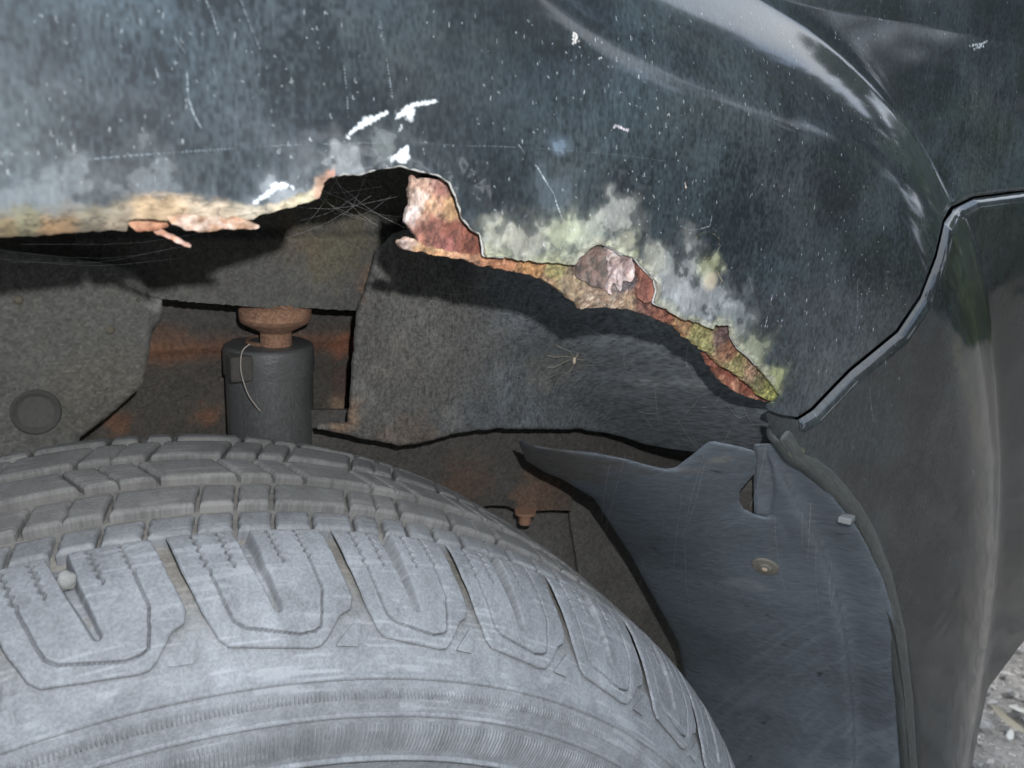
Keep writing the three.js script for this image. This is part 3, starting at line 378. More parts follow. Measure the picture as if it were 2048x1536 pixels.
// plate below the felt, bracket edge with bolt, black void behind
const lowS = flat(-0.196);
part('inner_plate', sheet(lowS, trace(lowS, [[600, 820], [1450, 820], [1450, 960], [1145, 960], [1145, 1022], [1100, 1020], [1040, 1024], [1015, 1012], [985, 1010], [950, 1016], [600, 1020]], 16), { cell: 0.0016, rim: 0.003, color: spots(lowS, C(.088, [1, .96, .88]), [[1070, 995, 50, [.20, .13, .09], .9], [1100, 985, 60, [.15, .10, .075], .7], [930, 960, 60, [.14, .085, .06], .7], [860, 910, 50, [.075, .07, .065], .5]]), h: (x, y) => 0.001 * (fbm(x * 80, y * 80, 3) - .5) }), mat.grit, car, 'brown rust-stained plate behind the tyre');
{ const p = flat(-0.190).hit(1050, 1036), bm = M({ map: rep(rustTex, 2), color: rgb(.30, .19, .13), roughness: .95 }); const b = part('bolt', new THREE.CylinderGeometry(.0042, .0042, .007, 6), bm, car, 'small rusty bolt head'); b.position.set(p[0], p[1] + HUB, -.190); const s = part('washer', new THREE.CylinderGeometry(.0066, .0066, .0018, 20), bm, b); s.position.y = .004; }
const voidS = flat(-0.222);
part('back_plate', sheet(voidS, trace(voidS, [[900, 900], [1500, 900], [1560, 1560], [900, 1560]], 60), { cell: 0.003, rim: 0.001, color: C(.15, [1, .97, .92]), h: (x, y) => 0.002 * (fbm(x * 50, y * 50, 3) - .5) }), mat.grit, car, 'dark plate deep behind the liner');
const void2 = flat(-0.212);
part('back_plate', sheet(void2, trace(void2, [[1128, 960], [1400, 960], [1480, 1560], [1200, 1560], [1158, 1150]], 40), { cell: 0.003, rim: 0.002, color: C(.15, [1, .97, .92]), h: (x, y) => 0.002 * (fbm(x * 50, y * 50, 3) - .5) }), mat.grit, car);
// moulded plastic liner
const linS = sheetSurf((x, y) => { const r = Math.hypot(x, y); return lipZ(clamp(Math.atan2(y, x), -0.3, 0.95)) - 0.006 - 1.75 * (0.393 - r) - 14 * Math.max(0, 0.375 - r) ** 2; });
const trim = line(linS, [[1566, 905], [1592, 945], [1625, 1005], [1665, 1085], [1700, 1180], [1722, 1300], [1732, 1420], [1735, 1560]], 20);
const liner = part('plastic_liner', sheet(linS, trace(linS, [[1042, 880], [1075, 895], [1130, 903], [1200, 910], [1260, 922], [1310, 936], [1345, 943], [1362, 940], [1395, 915], [1428, 889], [1440, 887], [1508, 901], [1513, 930], [1513, 950], [1498, 968], [1484, 985], [1483, 1005], [1492, 1020], [1515, 1032], [1545, 1040], [1553, 1034], [1554, 900], [1590, 905], [1650, 972], [1716, 1060], [1772, 1160], [1808, 1290], [1824, 1400], [1840, 1620], [1385, 1620], [1378, 1400], [1374, 1340], [1364, 1292], [1330, 1228], [1272, 1122], [1222, 1044], [1196, 1002], [1130, 962], [1090, 945], [1058, 925]], 12), { cell: 0.0012, rim: 0.0022, color: spots(linS, (u, v) => { return [.104, .122, .140]; }, [[1440, 920, 40, [.17, .16, .15], .7], [1390, 940, 40, [.15, .15, .145], .5], [1500, 1170, 50, [.2, .22, .23], .4], [1120, 930, 190, [.090, .086, .081], .9]]), h: (x, y, d) => { const t = segDist(trim, x, y, false), r = Math.hypot(x, y); return -roll(d, 0.0015) + 0.0012 * (fbm(x * 30, y * 30, 3) - .5) - 0.005 * (1 - ss(.0008, .0042, t)) + .0022 * Math.exp(-(((t - .0065) / .0018) ** 2)); } }), mat.liner, car, 'blue-grey moulded plastic wheel arch liner');  // last spot browns and darkens the left wing: shade put into its colour
{ // strip behind the slot, clip and tab
  const s = sheetSurf((x, y) => linS.Z(x, y) - 0.006), lc = C(.135, [.97, 1.1, 1.25]);
  part('strap', sheet(s, trace(s, [[1514, 890], [1556, 890], [1556, 1046], [1514, 1036]], 14), { cell: 0.001, rim: .002, color: lc }), mat.liner, liner);
  const s2 = sheetSurf((x, y) => linS.Z(x, y) - 0.03);
  part('slot_back', sheet(s2, trace(s2, [[1440, 900], [1530, 900], [1530, 1060], [1440, 1060]], 30), { cell: .003, rim: .001 }), mat.underseal, liner);
  const p = linS.hit(1531, 1132), cg = new THREE.LatheGeometry([[0, .0022], [.0028, .0022], [.0034, .0016], [.0036, .0008], [.0062, .0012], [.0070, .0004], [.0074, -.001]].map(([a, b]) => new THREE.Vector2(a, b)), 32); const c = part('clip', cg, M({ color: rgb(.18, .165, .14), roughness: .8, map: rep(gritTex, 2) }), liner, 'round dusty fixing clip'); c.position.set(p[0], p[1] + HUB, linS.Z(p[0], p[1])); { const e = .002, zx = (linS.Z(p[0] + e, p[1]) - linS.Z(p[0] - e, p[1])) / (2 * e), zy = (linS.Z(p[0], p[1] + e) - linS.Z(p[0], p[1] - e)) / (2 * e); c.quaternion.setFromUnitVectors(V(0, 1, 0), V(-zx, -zy, 1).normalize()); }
  const h = new THREE.LatheGeometry([[0, .003], [.0012, .003], [.0016, .0022]].map(([a, b]) => new THREE.Vector2(a, b)), 16); part('clip_pin', h, M({ color: rgb(.3, .24, .18), roughness: .8 }), c);
  const q = linS.hit(1672, 1028), tb = part('tab', new RoundedBoxGeometry(.009, .003, .006, 2, .0008), M({ color: rgb(.16, .17, .175), roughness: .7, map: rep(gritTex, 2) }), bumper, 'small pale plastic tab'); tb.position.set(q[0], q[1] + HUB, linS.Z(q[0], q[1]) + .006); tb.rotation.set(0, .5, -.1);
}
// bump stop and damper
{
  const z = -0.200, s = flat(z), at = (px, py) => s.hit(px, py), c0 = at(551, 640), R = Math.abs(at(622, 640)[0] - at(480, 640)[0]) / 2;
  const yy = (py) => at(551, py)[1] + HUB, rm = M({ map: rep(rustTex, 2), bumpMap: rep(rustBump, 2), bumpScale: .0006, color: rgb(.30, .19, .125), roughness: .95 });
  const g = new THREE.LatheGeometry([[0, yy(600)], [R, yy(600)], [R, yy(634)], [R * .985, yy(640)], [R * .94, yy(644)], [R * .47, yy(661)], [R * .44, yy(664)], [R * .44, yy(690)]].map(([a, b]) => new THREE.Vector2(a, b)), 48);
  const cup = part('bump_stop', g, rm, car, 'rusty cup-shaped bump stop'); cup.position.set(c0[0], 0, z);
  const c1 = at(546, 740), R2 = Math.abs(at(637, 740)[0] - at(456, 740)[0]) / 2, z2 = z - .008, dm = M({ map: rep(gritTex, 2), color: rgb(.105, .11, .112), roughness: .45, bumpMap: rep(fineBump, 1), bumpScale: .0002 });
  const g2 = new THREE.LatheGeometry([[0, yy(686)], [R * .62, yy(686)], [R * .66, yy(690)], [R2 * .88, yy(691)], [R2 * .97, yy(695)], [R2, yy(703)], [R2, yy(748)], [R2 * .96, yy(752)], [R2 * .96, yy(1000)]].map(([a, b]) => new THREE.Vector2(a, b)), 56);
  const dmp = part('damper', g2, dm, car, 'dark cylindrical rubber damper'); dmp.position.set(c1[0], 0, z2);
  { const q = at(474, 722), w = Math.abs(at(500, 722)[0] - at(455, 722)[0]), bk = part('bracket', new RoundedBoxGeometry(w, yy(698) - yy(748), .012, 3, .0014), M({ color: rgb(.085, .082, .076), map: rep(gritTex, .4), roughness: .9, bumpMap: rep(fineBump, .3), bumpScale: .0006 }), dmp); bk.position.set(q[0] - c1[0], (yy(698) + yy(748)) / 2, R2 * .62); }
  const ring = part('seat_ring', new THREE.TorusGeometry(R * .6, .0012, 8, 40), rm, dmp); ring.rotation.x = Math.PI / 2; ring.position.y = yy(688);
  const front = flat(z2 + R2 + .002), wp = [[500, 688], [486, 700], [481, 730], [486, 760], [497, 790], [512, 812], [520, 822]].map(([a, b]) => { const q = front.hit(a, b); return V(q[0], q[1] + HUB, z2 + R2 + .002); });
  top(new THREE.Mesh(tube(wp, .00035, 30, 5), M({ color: rgb(.28, .25, .22), roughness: .8 })), 'grass_stalk', 'thin dry bent grass stalk hanging before the dark cylindrical damper', 'grass stalk');
}
// closed wheelhouse behind everything, and the rest of the body (out of the picture; keeps sun and sky out of the arch)
{
  const g = new THREE.LatheGeometry([[.455, 0], [.46, .27], [.44, .30], [0.02, .305]].map(([a, b]) => new THREE.Vector2(a, b)), 72, Math.PI * -0.02, Math.PI * 1.04); g.rotateX(-Math.PI / 2); g.rotateZ(-Math.PI / 2);
  const w = part('wheelhouse_shell', g, mat.underseal, car, 'dark underseal-coated wheelhouse'); w.position.set(0, HUB, -0.012);
  const sh = new THREE.Shape(); sh.moveTo(.75, .42); sh.lineTo(.82, .62); sh.lineTo(.78, .92); sh.lineTo(.35, .98); sh.quadraticCurveTo(-.2, 1.36, -.7, 1.40); sh.lineTo(-1.6, 1.40); sh.quadraticCurveTo(-2.1, 1.2, -2.45, .98); sh.lineTo(-3.3, .86); sh.lineTo(-3.45, .45); sh.lineTo(-3.3, .25); sh.lineTo(-.55, .22); sh.lineTo(-.5, .78); sh.lineTo(.5, .78); sh.lineTo(.55, .42); sh.closePath();
  const bg = new THREE.ExtrudeGeometry(sh, { depth: 1.45, bevelEnabled: true, bevelSize: .03, bevelThickness: .04, bevelSegments: 3 }); bg.translate(0, 0, -1.62);
  part('body_shell', bg, new THREE.MeshPhysicalMaterial({ color: rgb(.012, .015, .018), roughness: .2, side: THREE.DoubleSide }), car);
  const fl = part('floor_pan', new THREE.BoxGeometry(1.3, .5, .02), mat.underseal, car); fl.position.set(-.05, .55, -.33);
}

// ------------------------------------------------------------------ tyre
const PROF = new THREE.CatmullRomCurve3([[-.2, .20], [-.203, .24], [-.199, .265], [-.188, .290], [-.174, .3005], [-.157, .3065], [-.13, .3095], [-.1, .3105], [-.07, .3096], [-.042, .3072], [-.028, .3012], [-.016, .2925], [-.006, .2825], [.0007, .2702], [.003, .255], [.002, .24], [-.004, .22], [-.012, .20], [-.015, .19]].map(([z, r]) => V(z, r, 0)), false, 'centripetal');
const PN = 1600, PT = PROF.getSpacedPoints(PN), PL = PROF.getLength(), dS = PL / PN;
const sOfZ = (z) => { for (let i = 1; i <= PN; i++) if (PT[i].x >= z && PT[i].y > .2 && i > 40) return i * dS - (PT[i].x - z) / Math.max(1e-9, PT[i].x - PT[i - 1].x) * dS; return PL; };
const sOfR = (r) => { for (let i = Math.round(PN * .6); i <= PN; i++) if (PT[i].y <= r && PT[i].x > -.03) return i * dS; return PL; };
const RO = .3;
const tyreS = { P: (th, s, h = 0) => { const f = clamp(s / dS, 0, PN - 1.001), i = Math.floor(f), t = f - i, a = PT[i], b = PT[i + 1], z = mix(a.x, b.x, t), r = mix(a.y, b.y, t); let nz = -(b.y - a.y), nr = b.x - a.x; const l = Math.hypot(nz, nr); nz /= l; nr /= l; const R = r + nr * h; return [R * Math.cos(th), R * Math.sin(th) + HUB, z + nz * h]; } };
const sEdge = sOfZ(-.0425), sLug = sOfZ(-.0055), sBand = sOfR(.2715);
const depth = (s) => { const d0 = .0038; if (s < sEdge) { if (s > sEdge - .004) return mix(.0062, d0, (sEdge - s) / .004); const c = sOfZ(-.158); return s < c ? d0 * ss(c - .02, c, s) : d0; } return s < sLug ? mix(.0062, .0016, ss(.05, 1, (s - sEdge) / (sLug - sEdge))) : .0016 * (1 - ss(sLug + .004, sBand, s)); };
const rad = (d) => d * Math.PI / 180;
const TCOL = (k, u, s) => { const w = ss(sEdge - .03, sEdge + .012, s), n = fbm(u * 40, s * 130, 3), n2 = ss(.5, .72, fbm(u * 14 + 3, s * 45, 4)) * ss(sEdge, sEdge + .02, s); const a = [mix(.155, .180, w), mix(.150, .188, w), mix(.138, .195, w)], m = (0.8 + .18 * (n - .4)) * k * (1 + .14 * n2); return [a[0] * m * 1.28, a[1] * m * 1.28, a[2] * m * 1.28]; };
const tyre = (() => {                                        // carcass: groove floors and sidewall
  const nt = 360, rows = 150, pos = [], uv = [], id = [], col = [];
  for (let i = 0; i <= nt; i++) { const th = i / nt * Math.PI * 2; for (let j = 0; j <= rows; j++) { const s = j / rows * PL * .999, p = tyreS.P(th, s, -depth(s)); pos.push(...p); uv.push(th * RO, s); const side = ss(sEdge + .012, sLug, s); const t = TCOL(1, th, s); col.push(mix(.19, t[0], side), mix(.178, t[1], side), mix(.155, t[2], side)); if (i && j) { const a = (i - 1) * (rows + 1) + j - 1, b = a + rows + 1; id.push(a, b, a + 1, a + 1, b, b + 1); } } }
  const g = new THREE.BufferGeometry(); g.setAttribute('position', new THREE.Float32BufferAttribute(pos, 3)); g.setAttribute('uv', new THREE.Float32BufferAttribute(uv, 2)); g.setAttribute('color', new THREE.Float32BufferAttribute(col, 3)); g.setIndex(id); g.computeVertexNormals();
  return part('tyre', g, mat.tread, car, 'dusty grey car tyre');
})();
const lean = (z) => { const T = [[-.0425, 0], [-.028, -.6], [-.016, -1.4], [-.010, -2.0], [-.005, -2.4], [.01, -3]]; if (z <= T[0][0]) return 0; for (let i = 1; i < T.length; i++) if (z < T[i][0]) return mix(T[i - 1][1], T[i][1], (z - T[i - 1][0]) / (T[i][0] - T[i - 1][0])); return -3; };
const pt = (al, z) => [rad(al + lean(z)), sOfZ(z)];
const path = (list, n = 6) => { const o = []; for (let i = 0; i + 1 < list.length; i++) for (let k = 0; k < n; k++) o.push(pt(mix(list[i][0], list[i + 1][0], k / n), mix(list[i][1], list[i + 1][1], k / n))); o.push(pt(...list.at(-1))); return o; };
const met = (P) => P.map((p) => [p[0] * RO, p[1]]);
const LONG = [109.2, 98.8, 88.4, 77.9, 69.1, 59.6, 49.6, 40.4, 30.8, 21.5, 12];
const rt = rng(5);
for (let b = 0; b + 1 < LONG.length; b++) {
  const L = LONG[b], R = LONG[b + 1], k = (L - R) / 10.5;
  const poly = path([[L - .42 * k, -.0427], [L - .36 * k, -.03], [L - .36 * k, -.016], [L - .45 * k, -.0091], [L - .9 * k, -.0072], [L - 3 * k, -.0062], [R + 4.6 * k, -.0053], [R + 3.9 * k, -.0056], [R + 3.3 * k, -.0070], [R + 1.8 * k, -.0125], [R + .9 * k, -.014], [R + .42 * k, -.017], [R + .42 * k, -.03], [R + .46 * k, -.0427]], 8);
  const zig = (al, z0, z1, ext) => { const o = []; const n = 11; for (let i = 0; i <= n; i++) o.push([al + (i % 2 ? .13 : -.13) * k * (i < n ? 1 : 0), mix(z0, z1, i / n)]); return path(ext ? o.concat(ext) : o, 2); };
  const sip = [zig(L - 1.85 * k, -.0425, -.026, [[L - 1.85 * k, -.020], [L - 1.85 * k, -.0126], [L - 2.3 * k, -.0108], [L - 4.2 * k, -.0092], [R + 5.0 * k, -.0083], [R + 4.0 * k, -.0088], [R + 3.5 * k, -.0098], [R + 2.9 * k, -.0140], [R + 2.3 * k, -.0195], [R + 2.2 * k, -.030]]), zig(L - 3.4 * k, -.0425, -.0277), zig(R + 4.0 * k, -.0425, -.0285), zig(R + 2.2 * k, -.0425, -.030)].map(met);
  const mid = met(path([[L - 4.85 * k, -.045], [L - 4.85 * k, -.030], [L - 4.9 * k, -.0150]], 10));
  const m0 = mid[0][1], m1 = mid.at(-1)[1];
  const g = sheet(tyreS, poly, { su: RO, cell: .00032, rim: (u, s) => depth(s) + .0006, uvScale: 1, color: (u, s) => TCOL(1, u, s), flip: true,
    h: (u, s, d) => { const x = u * RO; let h = -roll(d, .0009); const dm = segDist(mid, x, s, false), t = clamp((s - m0) / (m1 - m0)), hw = mix(.0025, .0008, t); h -= Math.min(depth(s), .0062 * (1 - .45 * t)) * (1 - ss(hw - .0004, hw + .0009, dm)); let ds = 1; for (const q of sip) ds = Math.min(ds, segDist(q, x, s, false)); h -= .0020 * (1 - ss(.00010, .00042, ds)); return h + .0003 * (fbm(u * 120, s * 400, 2) - .5); } });
  part('shoulder_block', g, mat.tread, tyre);
  const fin = path([[R + .32 * k + .35, -.0119], [R + 2.9 * k, -.0056], [R + 1.4 * k, -.0054], [R + .7 * k, -.0102]], 5);
  part('fin_mark', sheet(tyreS, fin, { su: RO, cell: .0006, rim: .0012, color: (u, s) => TCOL(1.02, u, s), flip: true, h: () => -.0005 }), mat.tread, tyre);
}
{ // tread ribs, each broken into blocks
  const ROWS = [[-.0438, -.0560, 1], [-.0645, -.0815, 0], [-.0915, -.1115, 1], [-.119, -.141, 0], [-.148, -.163, 1]];
  const cuts = []; for (let b = 0; b + 1 < LONG.length; b++) { cuts.push(LONG[b] - 2.2, mix(LONG[b], LONG[b + 1], .47) - 2.2); }
  ROWS.forEach(([za, zb, alt], ri) => {
    const sa = sOfZ(za), sb = sOfZ(zb), sl = ri ? [36, 44, -60, 70, 30][ri] : 36, off = [0, 0, 2.8, 1.6, 3.2][ri];
    for (let c = 0; c + 1 < cuts.length; c++) for (const half of ri && c % 2 ? [2] : [0, 1]) {
      const j = (rt() - .5) * .25, A = cuts[c] - off, B = cuts[c + 1] - off, m = mix(A, B, .5 + (rt() - .5) * .1), wide = .13, a = half === 1 ? m - .04 : A - wide, e = half ? B + wide * .6 : m + .04;
      const w = (al, z) => [rad(al + sl * (z - za) + 36 * (za + .045)), sOfZ(z)];
      const P = []; for (let q = 0; q < 5; q++) P.push(w(mix(a, e, q / 5), za)); for (let q = 0; q < 4; q++) P.push(w(e + (half ? .12 : .1 * (q % 2)), mix(za, zb, q / 4))); for (let q = 0; q < 5; q++) P.push(w(mix(e, a, q / 5), zb)); for (let q = 0; q < 4; q++) P.push(w(a - (half ? .1 * (q % 2) : 0), mix(zb, za, q / 4)));
      part('tread_block', sheet(tyreS, P, { su: RO, cell: ri < 3 ? .0008 : .0012, rim: .0068, color: (u, s) => TCOL(.96 + j * .3, u, s), flip: true, h: (u, s, d) => -roll(d, .0016) }), mat.tread, tyre);
    }
  });
  // fine radial ribs on the sidewall
  for (const [ra, rb, n] of [[.2702, .2664, 1250], [.2590, .2478, 1150]]) {
    const gs = [], s0 = sOfR(ra), s1 = sOfR(rb);
    for (let i = 0; i < n; i++) { const d = i / n * 360; if (d > 112 || d < 10) continue; const th = rad(d), w = rad(.5 * 360 / n * .5), pos = [], id = []; const k = 4; for (let q = 0; q <= k; q++) { const s = mix(s0, s1, q / k), hh = q === 0 || q === k ? -.0002 : .0008; for (const [dt, h] of [[-w, -.0002], [-w * .45, hh], [w * .45, hh], [w, -.0002]]) pos.push(...tyreS.P(th + dt, s, h)); if (q) for (let m = 0; m < 3; m++) { const a = (q - 1) * 4 + m; id.push(a, a + 1, a + 4, a + 1, a + 5, a + 4); } } const g = new THREE.BufferGeometry(); g.setAttribute('position', new THREE.Float32BufferAttribute(pos, 3)); g.setAttribute('uv', new THREE.Float32BufferAttribute(pos.flatMap((_, q) => q % 3 === 0 ? [th * RO, s0 + q * .00005] : []), 2)); g.setAttribute('color', new THREE.Float32BufferAttribute(pos.flatMap((_, q) => q % 3 === 0 ? TCOL(1, th, s0) : []), 3)); g.setIndex(id); gs.push(g); }
    const g = mergeGeometries(gs); g.computeVertexNormals(); const m = part('sidewall_ribs', g, mat.tread, tyre); m.userData.kind = 'stuff';
  }
  for (const [r, h] of [[.2735, .0006], [.2615, .0005], [.2455, .0011]]) { const s = sOfR(r), pos = [], id = [], uv = [], col = []; for (let i = 0; i <= 300; i++) { const th = rad(5 + i / 300 * 115); [[-.0012, -.0003], [-.0005, h], [.0005, h], [.0012, -.0003]].forEach(([d, hh], m) => { pos.push(...tyreS.P(th, s + d, hh)); uv.push(th * RO, s + d); col.push(...TCOL(1, th, s)); if (i && m) { const a = (i - 1) * 4 + m - 1; id.push(a, a + 4, a + 1, a + 1, a + 4, a + 5); } }); } const g = new THREE.BufferGeometry(); g.setAttribute('position', new THREE.Float32BufferAttribute(pos, 3)); g.setAttribute('uv', new THREE.Float32BufferAttribute(uv, 2)); g.setAttribute('color', new THREE.Float32BufferAttribute(col, 3)); g.setIndex(id); g.computeVertexNormals(); part('sidewall_ring', g, mat.tread, tyre); }
  const rg = new THREE.LatheGeometry([[.04, -.03], [.07, -.02], [.15, -.035], [.178, -.018], [.192, -.012], [.196, -.018], [.19, -.04], [.17, -.12], [.19, -.2]].map(([a, b]) => new THREE.Vector2(a, b)), 64); rg.rotateX(Math.PI / 2); const rim = part('wheel_rim', rg, M({ color: rgb(.3, .3, .31), metalness: .7, roughness: .4 }), car); rim.position.y = HUB;
}
{ // pebble wedged in the wide groove
  const g = new THREE.IcosahedronGeometry(.0030, 3), p = g.attributes.position; for (let i = 0; i < p.count; i++) { const k = 1 + .3 * (vn(p.getX(i) * 700 + 9, p.getY(i) * 700 + p.getZ(i) * 500) - .5); p.setXYZ(i, p.getX(i) * k, p.getY(i) * k, p.getZ(i) * k * .8); } g.computeVertexNormals();
  const m = top(new THREE.Mesh(g, M({ color: rgb(.25, .255, .25), roughness: .9, map: rep(gritTex, 1) })), 'pebble', 'small pale pebble wedged in a groove of the tyre shoulder', 'pebble'); const q = tyreS.P(rad(93.6), sOfZ(-.0325), -.001); m.position.set(...q);
}

// ------------------------------------------------------------------ cobwebs, spider, ground, trees
{
  const r = rng(77), th = (name, label, fn, n) => { const gs = []; for (let i = 0; i < n; i++) { const [a, b, rad2] = fn(i); const m = a.clone().lerp(b, .5).add(V((r() - .5) * .001, -.0008 - .003 * r(), (r() - .5) * .003)); gs.push(tube([a, m, b], rad2, 6, 3)); } return top(new THREE.Mesh(mergeGeometries(gs), mat.web), name, label, 'cobweb'); };
  const onto = (px, py, s, h = .001) => { const q = s.hit(px, py); return V(q[0], q[1] + HUB, s.Z(q[0], q[1]) + h); };
  th('cobweb', 'fine tangled cobweb threads spanning the rusted hole', () => { const a = r() * 6.28, R = 60 + 90 * r(), cx = 690 + (r() - .5) * 170, cy = 410 + (r() - .5) * 90; return [onto(cx - R * Math.cos(a), cy - R * .6 * Math.sin(a), flat(-.06)), onto(cx + R * Math.cos(a), cy + R * .6 * Math.sin(a), flat(-.09)), .00002 + .000014 * r()]; }, 13);
  th('cobweb', 'long loose cobweb threads along the felt liner', () => { const x = 780 + r() * 700, y = 520 + (x - 780) * .28 + r() * 200, a = (r() - .5) * 3.1, L = 30 + 70 * r(); return [onto(x, y, feltS, .006), onto(x + L * Math.cos(a), y + L * Math.sin(a), feltS, .004), .000022 + .000025 * r()]; }, 46);
  th('cobweb', 'dusty cobweb strands hanging in the dark gap above the splash plate', (i) => { const y = 480 + i * 14, x = -20 + r() * 80; return [onto(x, y + 10 * r(), flat(-.10)), onto(260 + r() * 260, y - 30 + 60 * r(), flat(-.12)), .00002 + .000015 * r()]; }, 4);
  th('cobweb', 'straight cobweb strands running down the plastic liner', () => { const x = 1180 + r() * 480, y = 880 + r() * 300, L = 40 + 120 * r(), d = (r() - .35) * .5; return [onto(x, y, linS, .006), onto(x - L * d, y + L, linS, .006), .000028 + .00003 * r()]; }, 16);
  // spider resting against the felt
  const sp = new THREE.Group(), c = onto(1141, 714, feltS, .004), sm = M({ color: rgb(.42, .36, .26), roughness: .7 }); sp.position.copy(c);
  const ab = new THREE.SphereGeometry(.0011, 16, 12); ab.scale(.8, 1.5, .8); ab.translate(0, -.0014, 0); const ce = new THREE.SphereGeometry(.0008, 14, 10); part('abdomen', ab, sm, sp); part('head', ce, sm, sp);
  for (const [dx, dy] of [[.0125, -.0045], [.0075, .009], [-.011, .008], [-.0155, .0025], [.013, .0085], [-.0155, -.004], [.003, .009], [-.004, -.008]]) part('leg', tube([V(0, 0, 0), V(dx * .45, dy * .45 + .0012, .0022), V(dx * .8, dy * .8, .001), V(dx, dy, -.002)], .00008, 14, 4), sm, sp);
  top(sp, 'spider', 'small pale long-legged spider on the felt liner', 'spider');
}
{
  const gt = tile(1024, (u, v) => { const a = fbm(u * 8, v * 8, 5, 8), b = fbm(u * 60, v * 60, 3, 60), p = ss(.62, .75, vn(u * 120, v * 120, 120)); const k = .15 + .16 * (a - .5) + .12 * (b - .5) + .10 * p; return [k * 1.08, k * .98, k * .86]; }), gb = tile(1024, (u, v) => .5 * fbm(u * 60, v * 60, 4, 60) + .5 * ss(.55, .75, vn(u * 120, v * 120, 120)), false);
  const g = new THREE.PlaneGeometry(160, 160); g.rotateX(-Math.PI / 2); const m = new THREE.Mesh(g, M({ map: rep(gt, 320), bumpMap: rep(gb, 320), bumpScale: .006 })); m.name = 'ground'; m.receiveShadow = true; m.userData.kind = 'structure'; m.userData.label = 'pale gravelly ground beyond the bumper'; scene.add(m);
  const r = rng(31), sg = new THREE.IcosahedronGeometry(1, 0), N = 5200, im = new THREE.InstancedMesh(sg, M({ color: 0xffffff, roughness: .95 }), N), o = new THREE.Object3D(), cc = new THREE.Color();
  for (let i = 0; i < N; i++) { const s = .003 + .011 * r() ** 3; o.position.set(.5 + r() * 2.4, s * .3, -1.4 + r() * 2.0); o.rotation.set(r() * 6, r() * 6, r() * 6); o.scale.set(s, s * .7, s * .9); o.updateMatrix(); im.setMatrixAt(i, o.matrix); const k = .11 + .2 * r(); cc.setRGB(k * 1.05, k * .99, k * .92); im.setColorAt(i, cc); }
  im.name = 'gravel'; im.userData = { kind: 'stuff', label: 'loose pale gravel scattered on the ground', category: 'gravel' }; scene.add(im);
  const leafG = () => { const s = new THREE.PlaneGeometry(.042, .012, 8, 3), p = s.attributes.position; for (let i = 0; i < p.count; i++) { const t = p.getX(i) / .021, w = Math.sqrt(Math.max(0, 1 - t * t)); p.setXYZ(i, p.getX(i), p.getY(i) * w, .006 * t * t + .004 * Math.abs(p.getY(i) / .006) * w); } s.rotateX(-Math.PI / 2); s.computeVertexNormals(); return s; };
  const lg = leafG(), lm = [M({ color: rgb(.36, .345, .30) }), M({ color: rgb(.42, .40, .36) }), M({ color: rgb(.25, .22, .16) })];
  for (let i = 0; i < 26; i++) { const l = new THREE.Mesh(lg, lm[i % 3]); l.position.set(.92 + r() * .32, .006 + .008 * r(), -.38 + r() * .22); l.rotation.set((r() - .5) * .5, r() * 6.28, (r() - .5) * .5); const k = .7 + r() * .7; l.scale.set(k, k, k); l.castShadow = true; top(l, 'dry_leaf', 'pale dry leaf lying on gravel beyond the bumper', 'leaf', 'dry leaves on the gravel'); }
  // trees across the road, mirrored in the paint
  const leaf = new THREE.PlaneGeometry(1, .5); const lmats = [rgb(.09, .13, .035), rgb(.07, .11, .03), rgb(.14, .17, .045)].map((c) => M({ color: c, roughness: .8 }));
  const barkM = M({ color: rgb(.09, .07, .05), map: rep(gritTex, 2) });
  const tree = (x, z, h, R, k, label) => { const t = new THREE.Group(); t.position.set(x, 0, z); const tr = [V(0, 0, 0), V(.1, h * .3, .05), V(-.05, h * .6, 0), V(.05, h * .9, 0)]; part('trunk', tube(tr, .16, 20, 10), barkM, t); const q = rng(900 + k), gs = [], cl = []; for (let i = 0; i < 46; i++) { const a = q() * 6.28, e = q() * 2 - 1, d = Math.cbrt(q()); cl.push([R * d * Math.cos(a) * Math.sqrt(1 - e * e), h * .56 + h * .44 * d * e, R * d * Math.sin(a) * Math.sqrt(1 - e * e), R * (.16 + .16 * q())]); }
    const mtx = new THREE.Matrix4(), eu = new THREE.Euler(), qq = new THREE.Quaternion(), pos = [], id = []; const base = [[-.5, -.25], [.5, -.25], [.5, .25], [-.5, .25]];
    for (let i = 0; i < 11000; i++) { const c = cl[Math.floor(q() * cl.length)], a = q() * 6.28, e = q() * 2 - 1, d = Math.cbrt(q()) * c[3]; eu.set(q() * 6.28, q() * 6.28, q() * 6.28); qq.setFromEuler(eu); const s = .16 + .16 * q(); mtx.compose(V(c[0] + d * Math.cos(a) * Math.sqrt(1 - e * e), c[1] + d * e, c[2] + d * Math.sin(a) * Math.sqrt(1 - e * e)), qq, V(s, s, s)); const n = pos.length / 3; for (const [u, v] of base) { const p = V(u, v, 0).applyMatrix4(mtx); pos.push(p.x, p.y, p.z); } id.push(n, n + 1, n + 2, n, n + 2, n + 3); }
    const g = new THREE.BufferGeometry(); g.setAttribute('position', new THREE.Float32BufferAttribute(pos, 3)); g.setIndex(id); g.computeVertexNormals(); part('crown', g, lmats[k % 3], t); top(t, 'tree', label, 'tree', 'trees across the road'); };
  [[-6, 8, 6.5, 3], [-1.0, 9.5, 6, 3.2], [4.6, 8.0, 7.5, 3], [9.4, 3.2, 8.5, 3], [9.5, -1.6, 6.5, 2.8]].forEach(([x, z, h, R], k) => tree(x, z, h, R, k, 'leafy tree across the road mirrored in the black paint'));
}
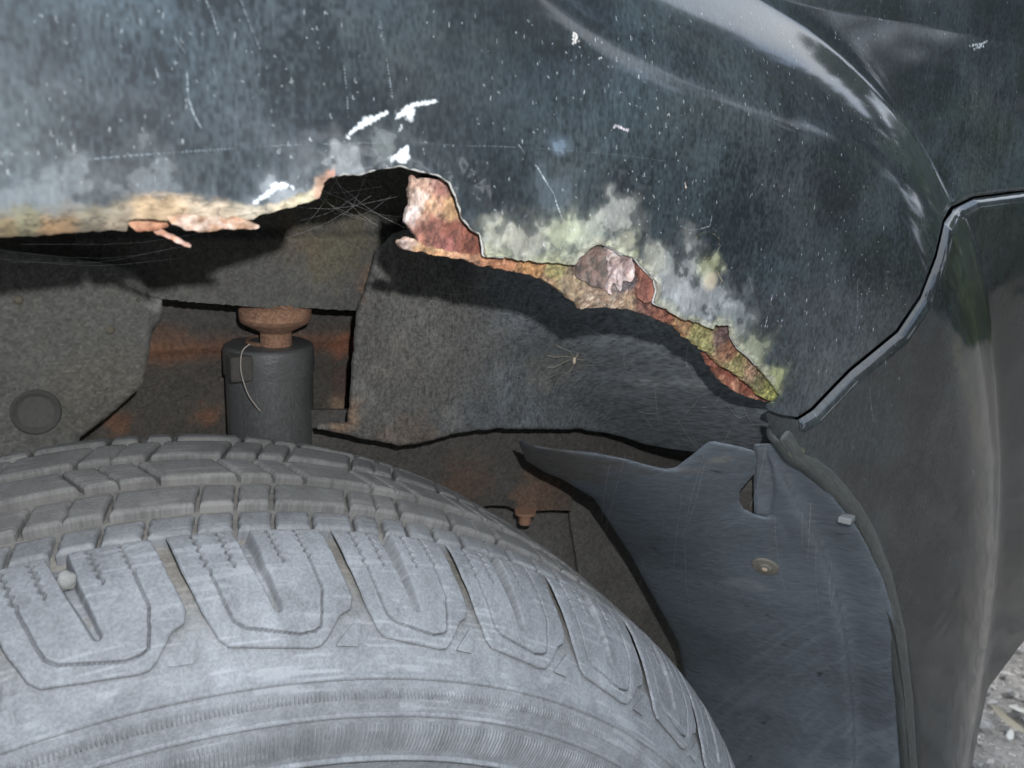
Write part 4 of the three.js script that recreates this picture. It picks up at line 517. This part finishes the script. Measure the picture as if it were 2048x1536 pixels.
{ // low bushes between the trees
  const lm = M({ color: rgb(.07, .105, .03), roughness: .8 });
  [[6.2, 4.4, 2.6, 1.8], [8.2, 5.4, 3.6, 2.3], [2.2, 7.2, 2.0, 1.9], [-3.2, 8.2, 2.0, 1.9], [8.6, 0.8, 2.2, 1.9]].forEach(([x, z, h, R], k) => { const t = new THREE.Group(); t.position.set(x, 0, z); const q = rng(300 + k), pos = [], id = []; for (let i = 0; i < 7000; i++) { const a = q() * 6.28, d = Math.sqrt(q()), lump = .75 + .5 * vn(a * 2, k * 3 + d * 2), y = h * lump * q() * Math.sqrt(1 - .85 * d * d), c = V(R * d * Math.cos(a), y, R * d * Math.sin(a)), s = .10 + .09 * q(), u = V(q() - .5, q() - .5, q() - .5).normalize().multiplyScalar(s), w = V(q() - .5, q() - .5, q() - .5).normalize().multiplyScalar(s * .6), n = pos.length / 3; for (const [e, f] of [[-1, 0], [0, -1], [1, 0], [0, 1]]) pos.push(c.x + u.x * e + w.x * f, c.y + u.y * e + w.y * f, c.z + u.z * e + w.z * f); id.push(n, n + 1, n + 2, n, n + 2, n + 3); } const g = new THREE.BufferGeometry(); g.setAttribute('position', new THREE.Float32BufferAttribute(pos, 3)); g.setIndex(id); g.computeVertexNormals(); part('foliage', g, lm, t); part('stem', new THREE.CylinderGeometry(.03, .05, h * .7, 8).translate(0, h * .35, 0), lm, t); top(t, 'bush', 'low leafy bush between the trees mirrored in the black paint', 'bush', 'bushes across the road'); });
}
{ // the flash itself: a tiny glowing window beside the lens
  const m = new THREE.Mesh(new THREE.CircleGeometry(.003, 20), new THREE.MeshStandardMaterial({ color: 0xffffff, emissive: 0xfff6ea, emissiveIntensity: 4 })); m.position.copy(FLASH).add(V(0, 0, .002)); m.rotation.y = Math.PI; top(m, 'flash_lamp', 'tiny glowing flash lamp held before the wheel arch', 'lamp');
}
console.log('triangles', (() => { let n = 0; scene.traverse((o) => { if (o.isMesh && !o.isInstancedMesh) n += (o.geometry.index ? o.geometry.index.count : o.geometry.attributes.position.count) / 3; }); return Math.round(n); })());
renderer.render(scene, camera);
